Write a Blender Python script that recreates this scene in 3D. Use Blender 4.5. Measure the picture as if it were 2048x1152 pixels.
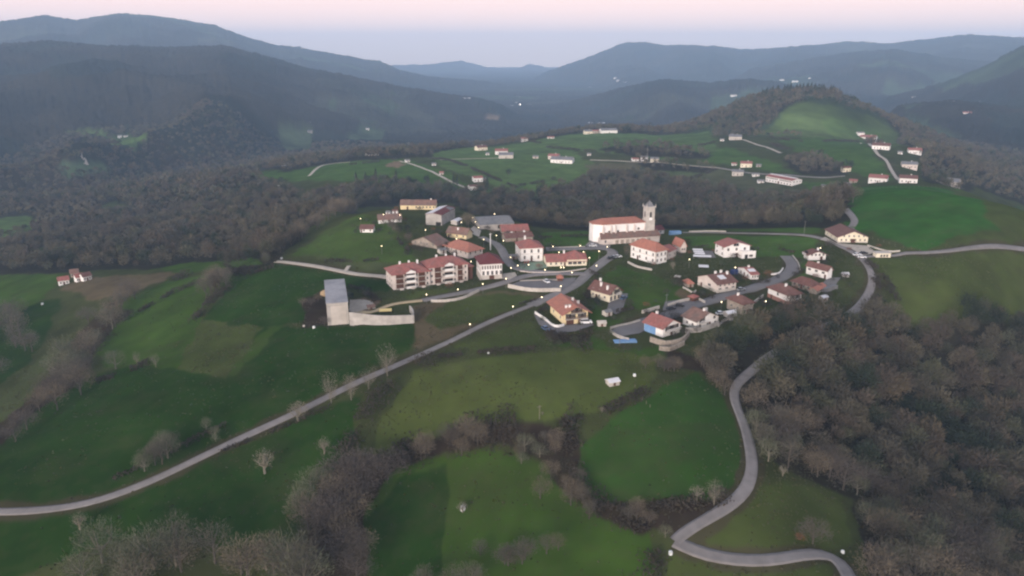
import bpy, math, random
import numpy as np
from math import radians as R, pi, sin, cos, sqrt
for o in list(bpy.data.objects): bpy.data.objects.remove(o)
SC = bpy.context.scene
COL = SC.collection
# ------------------------------------------------------------------ camera, sky, sun, exposure
F, PITCH, IW, IH = 1550.0, R(17.0), 2048, 1152
cam = bpy.data.objects.new('camera', bpy.data.cameras.new('camera')); COL.objects.link(cam)
cam.data.sensor_width = 36; cam.data.lens = F / IW * 36
cam.data.clip_start = 1; cam.data.clip_end = 60000
cam.rotation_euler = (pi / 2 - PITCH, 0, 0); SC.camera = cam
SUN_EL, SUN_AZ = R(7), R(205)            # compass-like azimuth from +Y, clockwise: behind the camera, to its left
w = bpy.data.worlds.new('World'); SC.world = w; w.use_nodes = True
nt = w.node_tree; nt.nodes.clear()
out = nt.nodes.new('ShaderNodeOutputWorld')
sky = nt.nodes.new('ShaderNodeTexSky'); sky.sky_type = 'NISHITA'; sky.sun_disc = False
sky.sun_elevation = SUN_EL; sky.sun_rotation = SUN_AZ; sky.air_density = 1.5; sky.dust_density = 3.0
b1 = nt.nodes.new('ShaderNodeBackground'); b1.inputs['Strength'].default_value = 0.05
nt.links.new(sky.outputs[0], b1.inputs['Color'])
tc = nt.nodes.new('ShaderNodeTexCoord'); sp = nt.nodes.new('ShaderNodeSeparateXYZ')
nt.links.new(tc.outputs['Generated'], sp.inputs[0])
rp = nt.nodes.new('ShaderNodeValToRGB'); nt.links.new(sp.outputs['Z'], rp.inputs[0])
e = rp.color_ramp.elements
e[0].position = 0.0; e[0].color = (1.32, 1.0, 0.84, 1)
e[1].position = 0.60; e[1].color = (0.40, 0.42, 0.52, 1)
for p_, c_ in ((0.05, (1.20, 0.86, 0.80)), (0.10, (0.90, 0.68, 0.71)), (0.17, (0.86, 0.62, 0.65)), (0.3, (0.50, 0.49, 0.56))):
    k_ = e.new(p_); k_.color = (*c_, 1)
b2 = nt.nodes.new('ShaderNodeBackground'); b2.inputs['Strength'].default_value = 0.92
nt.links.new(rp.outputs[0], b2.inputs['Color'])
ad = nt.nodes.new('ShaderNodeAddShader')
nt.links.new(b1.outputs[0], ad.inputs[0]); nt.links.new(b2.outputs[0], ad.inputs[1])
nt.links.new(ad.outputs[0], out.inputs['Surface'])
sl = bpy.data.lights.new('sun', 'SUN'); sl.energy = 5.0; sl.angle = R(25); sl.color = (1.0, 0.90, 0.84)
so = bpy.data.objects.new('sun', sl); COL.objects.link(so)
so.rotation_euler = (pi / 2 - SUN_EL, 0, pi - SUN_AZ)
SC.view_settings.view_transform = 'Standard'; SC.view_settings.look = 'None'
SC.view_settings.exposure = 0.40; SC.view_settings.gamma = 1.0
SC.render.engine = 'CYCLES'
SC.cycles.filter_width = 2.3
SC.cycles.max_bounces = 5; SC.cycles.diffuse_bounces = 2; SC.cycles.glossy_bounces = 2
SC.cycles.transmission_bounces = 2; SC.cycles.volume_bounces = 2; SC.cycles.transparent_max_bounces = 6
SC.cycles.use_denoising = True

rng = np.random.default_rng(11); random.seed(5)
# ------------------------------------------------------------------ pixels and rays
CP, SP = cos(PITCH), sin(PITCH)
def ray(px, py):
    px = np.asarray(px, float); py = np.asarray(py, float)
    x = px - IW / 2; d = IH / 2 - py
    return np.stack([x, F * CP + d * SP, -F * SP + d * CP], -1)
def proj(p):
    p = np.asarray(p, float)
    f = p[..., 1] * CP - p[..., 2] * SP; u = p[..., 1] * SP + p[..., 2] * CP
    return IW / 2 + F * p[..., 0] / f, IH / 2 - F * u / f
# ------------------------------------------------------------------ noise
def _hash(i, j, s):
    n = (i * 374761393 + j * 668265263 + s * 1442695041) & 0xFFFFFFFF
    n = ((n ^ (n >> 13)) * 1274126177) & 0xFFFFFFFF
    return ((n ^ (n >> 16)) & 0xFFFF) / 65535.0
def vn(x, y, s=0):
    xi = np.floor(x).astype(np.int64); yi = np.floor(y).astype(np.int64)
    fx = x - xi; fy = y - yi; fx = fx * fx * (3 - 2 * fx); fy = fy * fy * (3 - 2 * fy)
    a = _hash(xi, yi, s); b = _hash(xi + 1, yi, s); c = _hash(xi, yi + 1, s); d = _hash(xi + 1, yi + 1, s)
    return (a + (b - a) * fx) * (1 - fy) + (c + (d - c) * fx) * fy
def fbm(x, y, o=4, s=0):
    v = 0; a = 0.5; t = 0
    for k in range(o):
        v = v + a * vn(x * 2 ** k, y * 2 ** k, s + k * 7); t += a; a *= 0.5
    return v / t * 2 - 1
# ------------------------------------------------------------------ terrain: known heights (pixel, pixel, height below the camera)
CT = """0 1152 -140;500 1152 -138;1000 1152 -132;1400 1152 -127;1700 1150 -128;2048 1150 -150;0 1020 -134;400 910 -126;
700 770 -117;900 680 -112;1060 612 -109.5;100 860 -135;300 750 -126;520 650 -118;700 660 -113;830 640 -111;1300 900 -118;
1150 950 -123;900 1000 -130;1000 800 -114;1250 720 -112;1200 800 -114.5;1480 800 -117;1505 940 -120;1370 1080 -124;
1550 1125 -127;1690 1135 -130;1700 900 -135;1900 900 -150;2048 900 -160;2048 700 -145;1850 700 -132;1700 720 -122;
1540 712 -115;1690 635 -113;1745 560 -109;2048 560 -112;1900 620 -116;1100 640 -109.5;1300 680 -111;1220 600 -108;
1400 640 -110;1500 600 -108.5;1600 600 -109;1150 550 -107.5;1000 560 -107.5;850 580 -109;780 570 -110;1050 530 -107;
1200 490 -106;1300 530 -107;1400 510 -106.5;1560 510 -105.5;1640 490 -104;1700 490 -103;930 520 -106.5;870 500 -104.5;
900 470 -103;850 440 -101;930 430 -103;1000 470 -105;800 415 -99.5;740 435 -99.5;700 480 -104;620 510 -109;550 525 -112;
450 560 -119;350 600 -127;230 640 -136;120 700 -146;0 760 -152;0 620 -150;150 560 -140;300 545 -134;0 550 -152;
450 525 -124;1850 500 -101.5;2048 500 -104;1850 430 -94;1800 385 -91;1900 385 -91;2048 415 -93;1700 400 -98;
1450 464 -106;1600 466 -104.5;960 380 -140;957 355 -135;800 340 -135;640 345 -140;560 370 -150;500 350 -145;
1050 380 -140;1000 300 -133;1110 325 -132;744 310 -146;850 300 -147;1050 282 -147;1180 350 -138;1200 262 -147;
1290 322 -128;1350 350 -135;1480 385 -138;1450 280 -122;1400 255 -128;1480 330 -128;1560 368 -132;1640 375 -130;
1690 345 -122;1440 225 -108;1530 195 -82;1600 190 -75;1680 215 -86;1600 250 -108;1640 310 -118;1750 300 -112;
1760 240 -105;1810 365 -112;1860 295 -118;1900 370 -120;1900 290 -150;2048 330 -180;2048 390 -165;0 500 -165;
0 430 -190;200 450 -175;200 520 -150;400 500 -138;400 420 -160;300 380 -180;560 400 -140;600 460 -118;650 412 -112;
480 350 -165;0 350 -225;200 350 -225;400 330 -222;600 300 -205;700 290 -200;-150 600 -168;2250 600 -130;2250 900 -175"""
cp = []
for s in CT.replace('\n', '').split(';'):
    a, b, z = map(float, s.split()); d = ray(a, b); t = z / d[2]; cp.append((d[0] * t, d[1] * t, z))
def at_r(px, r, z):
    th = math.atan2(px - 1024, F * CP + 350 * SP); cp.append((r * sin(th), r * cos(th), z))
for px, r, z in ((900, 620, -130), (1100, 620, -132), (1300, 640, -134), (1500, 640, -134), (1200, 720, -140), (1000, 720, -140),
                 (1400, 730, -140), (700, 600, -124), (760, 680, -140), (1700, 650, -108), (600, 700, -140),
                 (800, 2200, -232), (1100, 2400, -236), (1400, 2300, -232), (1650, 1900, -190), (1900, 2000, -215),
                 (300, 4500, -240), (1000, 4500, -240), (1700, 4500, -240), (300, 12000, -250), (1000, 12000, -250), (1700, 12000, -250),
                 (1400, 1750, -190), (1200, 1800, -200), (1750, 1350, -135), (1950, 900, -140), (2040, 620, -110), (1000, 1500, -190), (850, 1500, -195)):
    at_r(px, r, z)
for deg, r, z in ((90, 220, -165), (-90, 220, -165), (180, 220, -150), (90, 2000, -220), (-90, 2000, -220), (180, 2000, -210),
                  (0, 60, -132), (180, 60, -136), (60, 500, -170), (-60, 500, -175), (-50, 1500, -225), (50, 1500, -220), (120, 700, -200), (-120, 700, -200)):
    cp.append((r * sin(R(deg)), r * cos(R(deg)), z))
cp = np.array(cp)
KR = 1.0
def lp(x, y):
    return np.arctan2(x, y) * 1.6, np.log(np.hypot(x, y) + 25)
cu, cv = lp(cp[:, 0], cp[:, 1])
CC = 0.10
A_ = np.sqrt((cu[:, None] - cu) ** 2 + (cv[:, None] - cv) ** 2 + CC ** 2)
n_ = len(cp); M_ = np.zeros((n_ + 1, n_ + 1)); M_[:n_, :n_] = A_ + np.eye(n_) * -0.004; M_[n_, :n_] = 1; M_[:n_, n_] = 1
W_ = np.linalg.solve(M_, np.append(cp[:, 2], 0))
def base_h(x, y):
    u, v = lp(x, y); res = np.full(u.shape, W_[-1])
    for k in range(n_): res += W_[k] * np.sqrt((u - cu[k]) ** 2 + (v - cv[k]) ** 2 + CC ** 2)
    return res
# ridges: (pixel x, pixel y) of the crest, its distance, its slope and the width of its rounding
RIDGES = [
 ([(-400, 60), (0, 45), (90, 32), (150, 42), (240, 28), (330, 36), (430, 52), (500, 78), (560, 93), (600, 96), (640, 104), (720, 118), (760, 124), (800, 142), (860, 155), (960, 163), (1040, 176), (1100, 230)], 5600, .17, 150),
 ([(-400, 70), (0, 91), (100, 85), (200, 94), (330, 97), (450, 94), (520, 112), (620, 140), (700, 155), (800, 176), (900, 192), (960, 200), (1000, 212), (1040, 236), (1080, 262)], 3100, .135, 120),
 ([(700, 132), (780, 131), (850, 130), (920, 122), (970, 134), (1010, 148), (1060, 128), (1100, 138), (1200, 165)], 11000, .16, 300),
 ([(760, 200), (850, 166), (900, 158), (960, 160), (1040, 172), (1100, 196), (1200, 220)], 7600, .15, 200),
 ([(980, 215), (1060, 160), (1100, 142), (1180, 114), (1250, 86), (1290, 86), (1330, 91), (1430, 93), (1480, 100), (1550, 97), (1640, 90), (1700, 84), (1780, 88), (1880, 76), (1940, 70), (2048, 77), (2400, 60)], 7000, .16, 200),
 ([(1400, 190), (1500, 140), (1600, 122), (1700, 106), (1790, 100), (1900, 118), (2048, 130)], 5300, .15, 200),
 ([(1000, 262), (1060, 222), (1150, 203), (1250, 176), (1330, 161), (1420, 168), (1500, 160), (1560, 168), (1700, 205), (1800, 240)], 3600, .15, 120),
 ([(1700, 225), (1780, 196), (1850, 178), (1900, 160), (1960, 135), (2048, 94), (2400, -40)], 3300, .16, 90),
 ([(1740, 262), (1800, 214), (1900, 206), (2000, 216), (2048, 225), (2300, 240)], 2300, .15, 120),
]
TH_D = np.linspace(R(-38), R(38), 1020)
TH = np.concatenate([np.linspace(-pi, R(-38), 70)[:-1], TH_D, np.linspace(R(38), pi, 70)[1:]])
RR = np.concatenate([[0.5, 20, 50, 80, 105, 125], np.geomspace(140, 1900, 740), np.geomspace(1900, 12800, 250)[1:]])
NT, NR = len(TH), len(RR)
TG, RG = np.meshgrid(TH, RR)
XG, YG = RG * np.sin(TG), RG * np.cos(TG)
def smooth_terrain(x, y):
    r = np.hypot(x, y); th = np.arctan2(x, y); h = base_h(x, y)
    h = h + fbm(x / 60, y / 60, 3, 3) * np.clip((r - 350) / 1500, 0.12, 1) * 4
    lr = np.log(np.maximum(r, 10)); KS = 14.0
    for k, (pts, rc, s, wd) in enumerate(RIDGES):
        p = np.array(pts, float); d = ray(p[:, 0], p[:, 1]); tk = np.arctan2(d[:, 0], d[:, 1]); el = d[:, 2] / np.hypot(d[:, 0], d[:, 1])
        t1 = th[0]                                # the grid's azimuths
        rcc = rc * (1 + 0.06 * fbm(t1 * 9 + k * 5, t1 * 0 + k, 3, 40 + k))
        zc = (np.interp(t1, tk, el) + fbm(t1 * 160, t1 * 0 + k, 3, 60 + k) * 0.0008) * rcc
        edge = np.clip((t1 - tk[0] + .05) / .05, 0, 1) * np.clip((tk[-1] + .05 - t1) / .05, 0, 1)
        q = np.abs(r - rcc); fall = s * (np.sqrt(q * q + wd * wd) - wd)
        spur = 1 - np.abs(fbm(x / 900 + 3 * k, y / 1500, 3, 80 + k)) * 2.2
        spur2 = 1 - np.abs(fbm(x / 260 + 3 * k, y / 260, 3, 95 + k)) * 2.2
        hk = zc - fall + (spur - .5) * np.minimum(fall, 120) * 0.72 + (spur2 - .5) * np.minimum(fall, 60) * 0.3 - 260 * (1 - edge)
        m = np.maximum(h, hk); dd = np.abs(h - hk)
        h = m + KS * np.log1p(np.exp(-dd / KS)) * np.where(fall < 6, 0.0, 1.0) * np.clip(fall / 40, 0, 1)
    return h
HB = smooth_terrain(XG, YG)
H = HB.copy()
LRR = np.log(RR); 
def hgt(x, y, G=None):
    G = H if G is None else G
    x = np.asarray(x, float); y = np.asarray(y, float)
    th = np.arctan2(x, y); r = np.clip(np.hypot(x, y), RR[0], RR[-1] * .999)
    i = np.clip(np.searchsorted(TH, th) - 1, 0, NT - 2); j = np.clip(np.searchsorted(RR, r) - 1, 0, NR - 2)
    a = (th - TH[i]) / (TH[i + 1] - TH[i]); b = (r - RR[j]) / (RR[j + 1] - RR[j])
    return (G[j, i] * (1 - a) + G[j, i + 1] * a) * (1 - b) + (G[j + 1, i] * (1 - a) + G[j + 1, i + 1] * a) * b
RM = np.geomspace(120, 12500, 2600)
def at(px, py, up=0.0):
    """the point of the ground (raised by up) that the ray through the pixel meets first"""
    px = np.atleast_1d(np.asarray(px, float)); py = np.atleast_1d(np.asarray(py, float)); res = np.zeros((len(px), 3))
    for k in range(len(px)):
        d = ray(px[k], py[k]); u = d / np.hypot(d[0], d[1])
        X, Y, Z = u[0] * RM, u[1] * RM, u[2] * RM
        g = hgt(X, Y) + up - Z; m = np.nonzero(g > 0)[0]
        if len(m) == 0: j = int(np.argmax(g / RM)); r = RM[j]
        else:
            j = m[0]; r = RM[j]
            if j > 0: r = RM[j - 1] + (RM[j] - RM[j - 1]) * (-g[j - 1]) / (g[j] - g[j - 1] + 1e-9)
        res[k] = (u[0] * r, u[1] * r, float(hgt(u[0] * r, u[1] * r)))
    return res
def at1(px, py, up=0.0): return at(px, py, up)[0]
def on_plane(px, py, z):
    d = ray(px, py); t = z / d[2]; return d * t
def poly(s):
    a = np.array([float(v) for v in s.replace(',', ' ').split()]).reshape(-1, 2); return a
def wpoly(s):
    a = poly(s); return at(a[:, 0], a[:, 1])[:, :2]
def inside(P, x, y):
    r = np.zeros(x.shape, bool); n = len(P)
    bb = (x >= P[:, 0].min()) & (x <= P[:, 0].max()) & (y >= P[:, 1].min()) & (y <= P[:, 1].max())
    idx = np.nonzero(bb.ravel())[0]
    if len(idx) == 0: return r
    xx = x.ravel()[idx]; yy = y.ravel()[idx]; c = np.zeros(len(idx), bool)
    for i in range(n):
        x0, y0 = P[i]; x1, y1 = P[(i + 1) % n]
        if y0 == y1: continue
        m = ((y0 > yy) != (y1 > yy)) & (xx < (x1 - x0) * (yy - y0) / (y1 - y0) + x0); c ^= m
    f = r.ravel(); f[idx] = c; return f.reshape(x.shape)
def spline(P, step):
    """smooth world-space curve through the points, resampled"""
    P = np.asarray(P, float); Q = np.vstack([2 * P[0] - P[1], P, 2 * P[-1] - P[-2]]); o = []
    for i in range(1, len(Q) - 2):
        L = np.linalg.norm(Q[i + 1] - Q[i]); n = max(2, int(L / step))
        for t in np.arange(n) / n:
            a, b, c, d = Q[i - 1], Q[i], Q[i + 1], Q[i + 2]
            o.append(0.5 * ((2 * b) + (c - a) * t + (2 * a - 5 * b + 4 * c - d) * t * t + (3 * b - a - 3 * c + d) * t ** 3))
    o.append(P[-1]); return np.array(o)
# ------------------------------------------------------------------ materials
MATS = {}
def mat(name, col, rough=.85, var=.18, scale=.6, emit=0, metal=0, spec=.3, attr=None, rnd=0, bump=0, coords='Object', alt=None, altfac=.5, altscale=None):
    if name in MATS: return MATS[name]
    m = bpy.data.materials.new(name); m.use_nodes = True; t = m.node_tree; N = t.nodes; L = t.links
    bs = N['Principled BSDF']; bs.inputs['Roughness'].default_value = rough; bs.inputs['Metallic'].default_value = metal
    bs.inputs['Specular IOR Level'].default_value = spec
    tc = N.new('ShaderNodeTexCoord'); nz = N.new('ShaderNodeTexNoise'); nz.inputs['Scale'].default_value = scale; nz.inputs['Detail'].default_value = 5
    L.new(tc.outputs[coords], nz.inputs['Vector'])
    if attr: src = N.new('ShaderNodeAttribute'); src.attribute_name = attr; csrc = src.outputs['Color']
    else: src = N.new('ShaderNodeRGB'); src.outputs[0].default_value = (*col, 1); csrc = src.outputs[0]
    if alt:
        n2 = N.new('ShaderNodeTexNoise'); n2.inputs['Scale'].default_value = altscale or scale * .35; n2.inputs['Detail'].default_value = 4
        L.new(tc.outputs[coords], n2.inputs['Vector'])
        cr = N.new('ShaderNodeMapRange'); cr.inputs['From Min'].default_value = .42; cr.inputs['From Max'].default_value = .62; cr.inputs['To Max'].default_value = altfac
        L.new(n2.outputs[0], cr.inputs[0])
        mx = N.new('ShaderNodeMix'); mx.data_type = 'RGBA'; L.new(cr.outputs[0], mx.inputs[0]); L.new(csrc, mx.inputs[6]); mx.inputs[7].default_value = (*alt, 1); csrc = mx.outputs[2]
    mr = N.new('ShaderNodeMapRange'); mr.inputs['From Min'].default_value = .25; mr.inputs['From Max'].default_value = .75
    mr.inputs['To Min'].default_value = 1 - var; mr.inputs['To Max'].default_value = 1 + var; L.new(nz.outputs[0], mr.inputs[0])
    val = mr.outputs[0]
    if rnd:
        oi = N.new('ShaderNodeObjectInfo'); r2 = N.new('ShaderNodeMapRange'); r2.inputs['To Min'].default_value = 1 - rnd; r2.inputs['To Max'].default_value = 1 + rnd
        L.new(oi.outputs['Random'], r2.inputs[0]); mm = N.new('ShaderNodeMath'); mm.operation = 'MULTIPLY'; L.new(val, mm.inputs[0]); L.new(r2.outputs[0], mm.inputs[1]); val = mm.outputs[0]
    vm = N.new('ShaderNodeVectorMath'); vm.operation = 'SCALE'; L.new(csrc, vm.inputs[0]); L.new(val, vm.inputs['Scale'])
    L.new(vm.outputs[0], bs.inputs['Base Color'])
    if bump:
        bp = N.new('ShaderNodeBump'); bp.inputs['Strength'].default_value = bump; bp.inputs['Distance'].default_value = .5; L.new(nz.outputs[0], bp.inputs['Height']); L.new(bp.outputs[0], bs.inputs['Normal'])
    if emit:
        bs.inputs['Emission Color'].default_value = (*col, 1); bs.inputs['Emission Strength'].default_value = emit
        m.cycles.emission_sampling = 'NONE'
    MATS[name] = m; return m
M = dict(
 white=mat('white_render', (.84, .81, .78), var=.05, scale=.4, alt=(.68, .64, .60), altfac=.3, altscale=.25),
 offw=mat('offwhite_render', (.66, .58, .53), var=.08, scale=.4, alt=(.50, .43, .38), altfac=.5, altscale=.3),
 cream=mat('cream_render', (.78, .71, .56), var=.06, alt=(.62, .54, .38), altfac=.4, altscale=.25),
 yellow=mat('yellow_render', (.80, .66, .40), var=.07, alt=(.62, .50, .30), altfac=.4),
 stone=mat('rubble_stone', (.34, .29, .24), var=.35, scale=1.5, alt=(.22, .19, .16), altfac=.6),
 pale=mat('pale_stone', (.52, .48, .43), var=.15, scale=1.2, alt=(.40, .36, .32), altfac=.6),
 conc=mat('concrete', (.42, .39, .36), var=.18, scale=.5, alt=(.28, .26, .23), altfac=.6, altscale=.2),
 tile=mat('red_roof_tile', (.31, .115, .095), var=.24, scale=.9, alt=(.23, .12, .10), altfac=.6, altscale=.3),
 orange=mat('orange_roof_tile', (.38, .155, .105), var=.2, scale=.9, alt=(.30, .14, .11), altfac=.6, altscale=.3),
 brown=mat('brown_roof_tile', (.145, .068, .055), var=.22, scale=.9, alt=(.18, .10, .08), altfac=.6, altscale=.3),
 oldtile=mat('weathered_roof_tile', (.20, .115, .09), var=.28, scale=.7, alt=(.15, .12, .10), altfac=.7, altscale=.25),
 slate=mat('grey_roof_sheet', (.17, .17, .175), var=.2, scale=.5, alt=(.24, .23, .22), altfac=.5),
 maroon=mat('maroon_roof_sheet', (.13, .035, .035), var=.15),
 whsheet=mat('white_roof_sheet', (.66, .65, .67), var=.06, rough=.5),
 glass=mat('window_glass', (.03, .032, .036), rough=.25, var=.1, spec=.5),
 frame=mat('window_frame', (.45, .42, .38), var=.05),
 dark=mat('dark_opening', (.02, .018, .016), var=.1),
 wood=mat('brown_timber', (.10, .045, .028), var=.2),
 rail=mat('balcony_rail', (.70, .68, .66), var=.05),
 blue=mat('blue_paint', (.16, .30, .52), var=.12, alt=(.22, .36, .55), altfac=.5), navy=mat('navy_tarpaulin', (.03, .05, .16), var=.15),
 asphalt=mat('asphalt', (.150, .140, .140), var=.14, scale=.12, alt=(.20, .19, .18), altfac=.5, altscale=.05),
 lane=mat('lane_surface', (.225, .205, .195), var=.16, scale=.35, alt=(.17, .155, .145), altfac=.5, altscale=.06),
 gravel=mat('pale_gravel', (.42, .37, .31), var=.14, scale=.5),
 sandy=mat('sandy_path', (.44, .34, .21), var=.1, scale=.5),
 mint=mat('mint_court', (.22, .30, .21), var=.12, scale=.5),
 redc=mat('red_plastic', (.40, .035, .02), var=.1),
 carw=mat('white_car_paint', (.80, .80, .80), rough=.35, var=.02, spec=.5), cars=mat('silver_car_paint', (.42, .44, .46), rough=.3, var=.02, metal=.4),
 carb=mat('blue_car_paint', (.10, .16, .28), rough=.3, var=.02, metal=.3), card=mat('black_car_paint', (.02, .02, .022), rough=.3, var=.02),
 tyre=mat('tyre_rubber', (.02, .02, .02)), pole=mat('lamp_pole_metal', (.20, .20, .19), metal=.5, rough=.5),
 lit=mat('lit_lamp_glass', (1.0, .80, .50), emit=6.0), litw=mat('lit_white_lamp_glass', (1.0, .93, .86), emit=6.0),
 bark=mat('bark', (.085, .073, .06), var=.3, scale=1.5), palebark=mat('pale_bark', (.19, .17, .13), var=.25, scale=1.5),
 wall_y=mat('dry_yellow_panel', (.80, .62, .26), var=.05), hay=mat('sand_heap', (.42, .30, .17), var=.12),
 bale=mat('white_plastic_wrap', (.72, .73, .72), var=.05),
)
TW = dict(  # bare twig masses
 tan=mat('twigs_tan', (0.1548, 0.1251, 0.0870), var=.22, scale=.25, rnd=.18), grey=mat('twigs_grey', (0.1137, 0.1019, 0.0773), var=.22, scale=.25, rnd=.15),
 purple=mat('twigs_purple', (.098, .082, .070), var=.22, scale=.25, rnd=.15), green=mat('twigs_lichen', (0.1170, 0.1245, 0.0765), var=.2, scale=.25, rnd=.12),
 pale=mat('twigs_pale', (0.1950, 0.1762, 0.1312), var=.15, scale=.25, rnd=.1), ever=mat('evergreen_leaves', (0.0196, 0.0294, 0.0168), var=.3, scale=.4, rnd=.15),
 scrub=mat('bramble_scrub', (.046, .037, .026), var=.35, scale=.2), bush=mat('bush_leaves', (0.0413, 0.0585, 0.0225), var=.3, scale=.4, rnd=.25),
 rust=mat('rust_shrub', (.20, .085, .045), var=.2, scale=.4), wood=mat('woodland_mass', (.1, .08, .06), attr='tint', var=.15, scale=.02))
# ------------------------------------------------------------------ object helpers
def tag(o, label=None, cat=None, group=None, kind=None):
    if label: o['label'] = label
    if cat: o['category'] = cat
    if group: o['group'] = group
    if kind: o['kind'] = kind
    return o
def empty(name, loc, rz=0, **k):
    o = bpy.data.objects.new(name, None); COL.objects.link(o); o.location = loc; o.rotation_euler = (0, 0, rz); o.empty_display_size = .2
    return tag(o, **k)
def mesh_obj(name, V, Fc, m, parent=None, loc=None):
    me = bpy.data.meshes.new(name); me.from_pydata([tuple(v) for v in V], [], Fc); me.materials.append(m); me.update()
    o = bpy.data.objects.new(name, me); COL.objects.link(o)
    if parent: o.parent = parent
    if loc is not None: o.location = loc
    return o
def np_mesh(name, V, Fc, m, parent=None, attr=None):
    """V (n,3) and faces (k,3|4) as arrays"""
    me = bpy.data.meshes.new(name); V = np.asarray(V, np.float32); Fc = np.asarray(Fc, np.int32); k = Fc.shape[1]
    me.vertices.add(len(V)); me.vertices.foreach_set('co', V.ravel()); me.loops.add(Fc.size); me.loops.foreach_set('vertex_index', Fc.ravel())
    me.polygons.add(len(Fc)); me.polygons.foreach_set('loop_start', np.arange(len(Fc), dtype=np.int32) * k)
    if attr is not None:
        a = me.color_attributes.new(attr[0], 'FLOAT_COLOR', 'POINT'); c = np.ones((len(V), 4), np.float32); c[:, :3] = attr[1]; a.data.foreach_set('color', c.ravel())
    me.update(calc_edges=True); me.materials.append(m); me.validate()
    o = bpy.data.objects.new(name, me); COL.objects.link(o)
    if parent: o.parent = parent
    return o
class MB:
    def __init__(s): s.V = []; s.F = []
    def add(s, V, Fc):
        n = len(s.V); s.V += [tuple(map(float, v)) for v in V]; s.F += [tuple(n + i for i in f) for f in Fc]; return s
    def box(s, x0, x1, y0, y1, z0, z1):
        return s.add([(x0, y0, z0), (x1, y0, z0), (x1, y1, z0), (x0, y1, z0), (x0, y0, z1), (x1, y0, z1), (x1, y1, z1), (x0, y1, z1)],
                     [(3, 2, 1, 0), (4, 5, 6, 7), (0, 1, 5, 4), (1, 2, 6, 5), (2, 3, 7, 6), (3, 0, 4, 7)])
    def prism(s, P, z0, z1):
        n = len(P); V = [(x, y, z0) for x, y in P] + [(x, y, z1) for x, y in P]
        return s.add(V, [tuple(range(n))[::-1], tuple(range(n, 2 * n))] + [(i, (i + 1) % n, n + (i + 1) % n, n + i) for i in range(n)])
    def cone(s, x, y, z0, z1, r0, r1, n=8):
        V = [(x + r0 * cos(2 * pi * i / n), y + r0 * sin(2 * pi * i / n), z0) for i in range(n)] + [(x + r1 * cos(2 * pi * i / n), y + r1 * sin(2 * pi * i / n), z1) for i in range(n)]
        return s.add(V, [tuple(range(n))[::-1], tuple(range(n, 2 * n))] + [(i, (i + 1) % n, n + (i + 1) % n, n + i) for i in range(n)])
    def tube(s, p, q, r0, r1, n=5):
        p = np.array(p, float); q = np.array(q, float); d = q - p; d /= np.linalg.norm(d) + 1e-9
        a = np.cross(d, (0, 0, 1) if abs(d[2]) < .9 else (1, 0, 0)); a /= np.linalg.norm(a); b = np.cross(d, a)
        V = [p + r0 * (cos(2 * pi * i / n) * a + sin(2 * pi * i / n) * b) for i in range(n)] + [q + r1 * (cos(2 * pi * i / n) * a + sin(2 * pi * i / n) * b) for i in range(n)]
        return s.add(V, [(i, (i + 1) % n, n + (i + 1) % n, n + i) for i in range(n)] + [tuple(range(n))[::-1], tuple(range(n, 2 * n))])
    def ball(s, x, y, z, r, rz=None, n=10, m=6):
        rz = rz or r; V = [(x, y, z - rz)]
        for j in range(1, m):
            a = pi * j / m - pi / 2
            V += [(x + r * cos(a) * cos(2 * pi * i / n), y + r * cos(a) * sin(2 * pi * i / n), z + rz * sin(a)) for i in range(n)]
        V.append((x, y, z + rz)); Fc = [(0, 1 + (i + 1) % n, 1 + i) for i in range(n)]
        for j in range(m - 2):
            for i in range(n): a = 1 + j * n; Fc.append((a + i, a + (i + 1) % n, a + n + (i + 1) % n, a + n + i))
        a = 1 + (m - 2) * n; Fc += [(a + i, a + (i + 1) % n, len(V) - 1) for i in range(n)]
        return s.add(V, Fc)
    def build(s, name, m, parent=None, label=None):
        o = mesh_obj(name, s.V, s.F, m, parent)
        if label: o['label'] = label
        return o
# ------------------------------------------------------------------ building plots (computed first, so the ground can be levelled under them)
PADS = []; MARKS = []      # plots; named landmarks
def fit(A, B, L=None, depth=None, width=None):
    """footprint from the pixels of its nearest, right and left ground corners"""
    a = at1(*A); z = a[2]
    if B is None: B_ = None
    else: u = on_plane(B[0], B[1], z) - a
    if L is not None: v = on_plane(L[0], L[1], z) - a
    lb = 0 if B is None else math.dist(A, B); ll = 0 if L is None else math.dist(A, L)
    if lb >= ll:
        wd = np.hypot(*u[:2]); ex = u[:2] / wd; ey = np.array([-ex[1], ex[0]])
        if depth is None:
            ds = np.linspace(3, 45, 169); P = np.stack([a[0] + ey[0] * ds, a[1] + ey[1] * ds, np.full_like(ds, z)], -1); X, Y = proj(P)
            depth = ds[np.argmin((X - L[0]) ** 2 + 0.25 * (Y - L[1]) ** 2)]
    else:
        depth = np.hypot(*v[:2]); ey = v[:2] / depth; ex = np.array([ey[1], -ey[0]])
        if width is None:
            ds = np.linspace(3, 45, 169); P = np.stack([a[0] + ex[0] * ds, a[1] + ex[1] * ds, np.full_like(ds, z)], -1); X, Y = proj(P)
            width = ds[np.argmin((X - B[0]) ** 2 + 0.25 * (Y - B[1]) ** 2)]
        wd = width
    c = a[:2] + ex * wd / 2 + ey * depth / 2
    return dict(a=a, w=float(wd), d=float(depth), ex=ex, ey=ey, c=c, z=z, rz=math.atan2(ex[1], ex[0]))
def hpx(f, A, ytop):
    """height above the plot's near corner at which the ray through (A.x, ytop) passes"""
    d = ray(A[0], ytop); t = np.hypot(f['a'][0], f['a'][1]) / np.hypot(d[0], d[1]); return d[2] * t - f['z']
def pad(f, m=2.0, key=None): PADS.append((f['c'], f['ex'], f['ey'], f['w'] / 2 + m, f['d'] / 2 + m, f['z'])); return f
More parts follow.
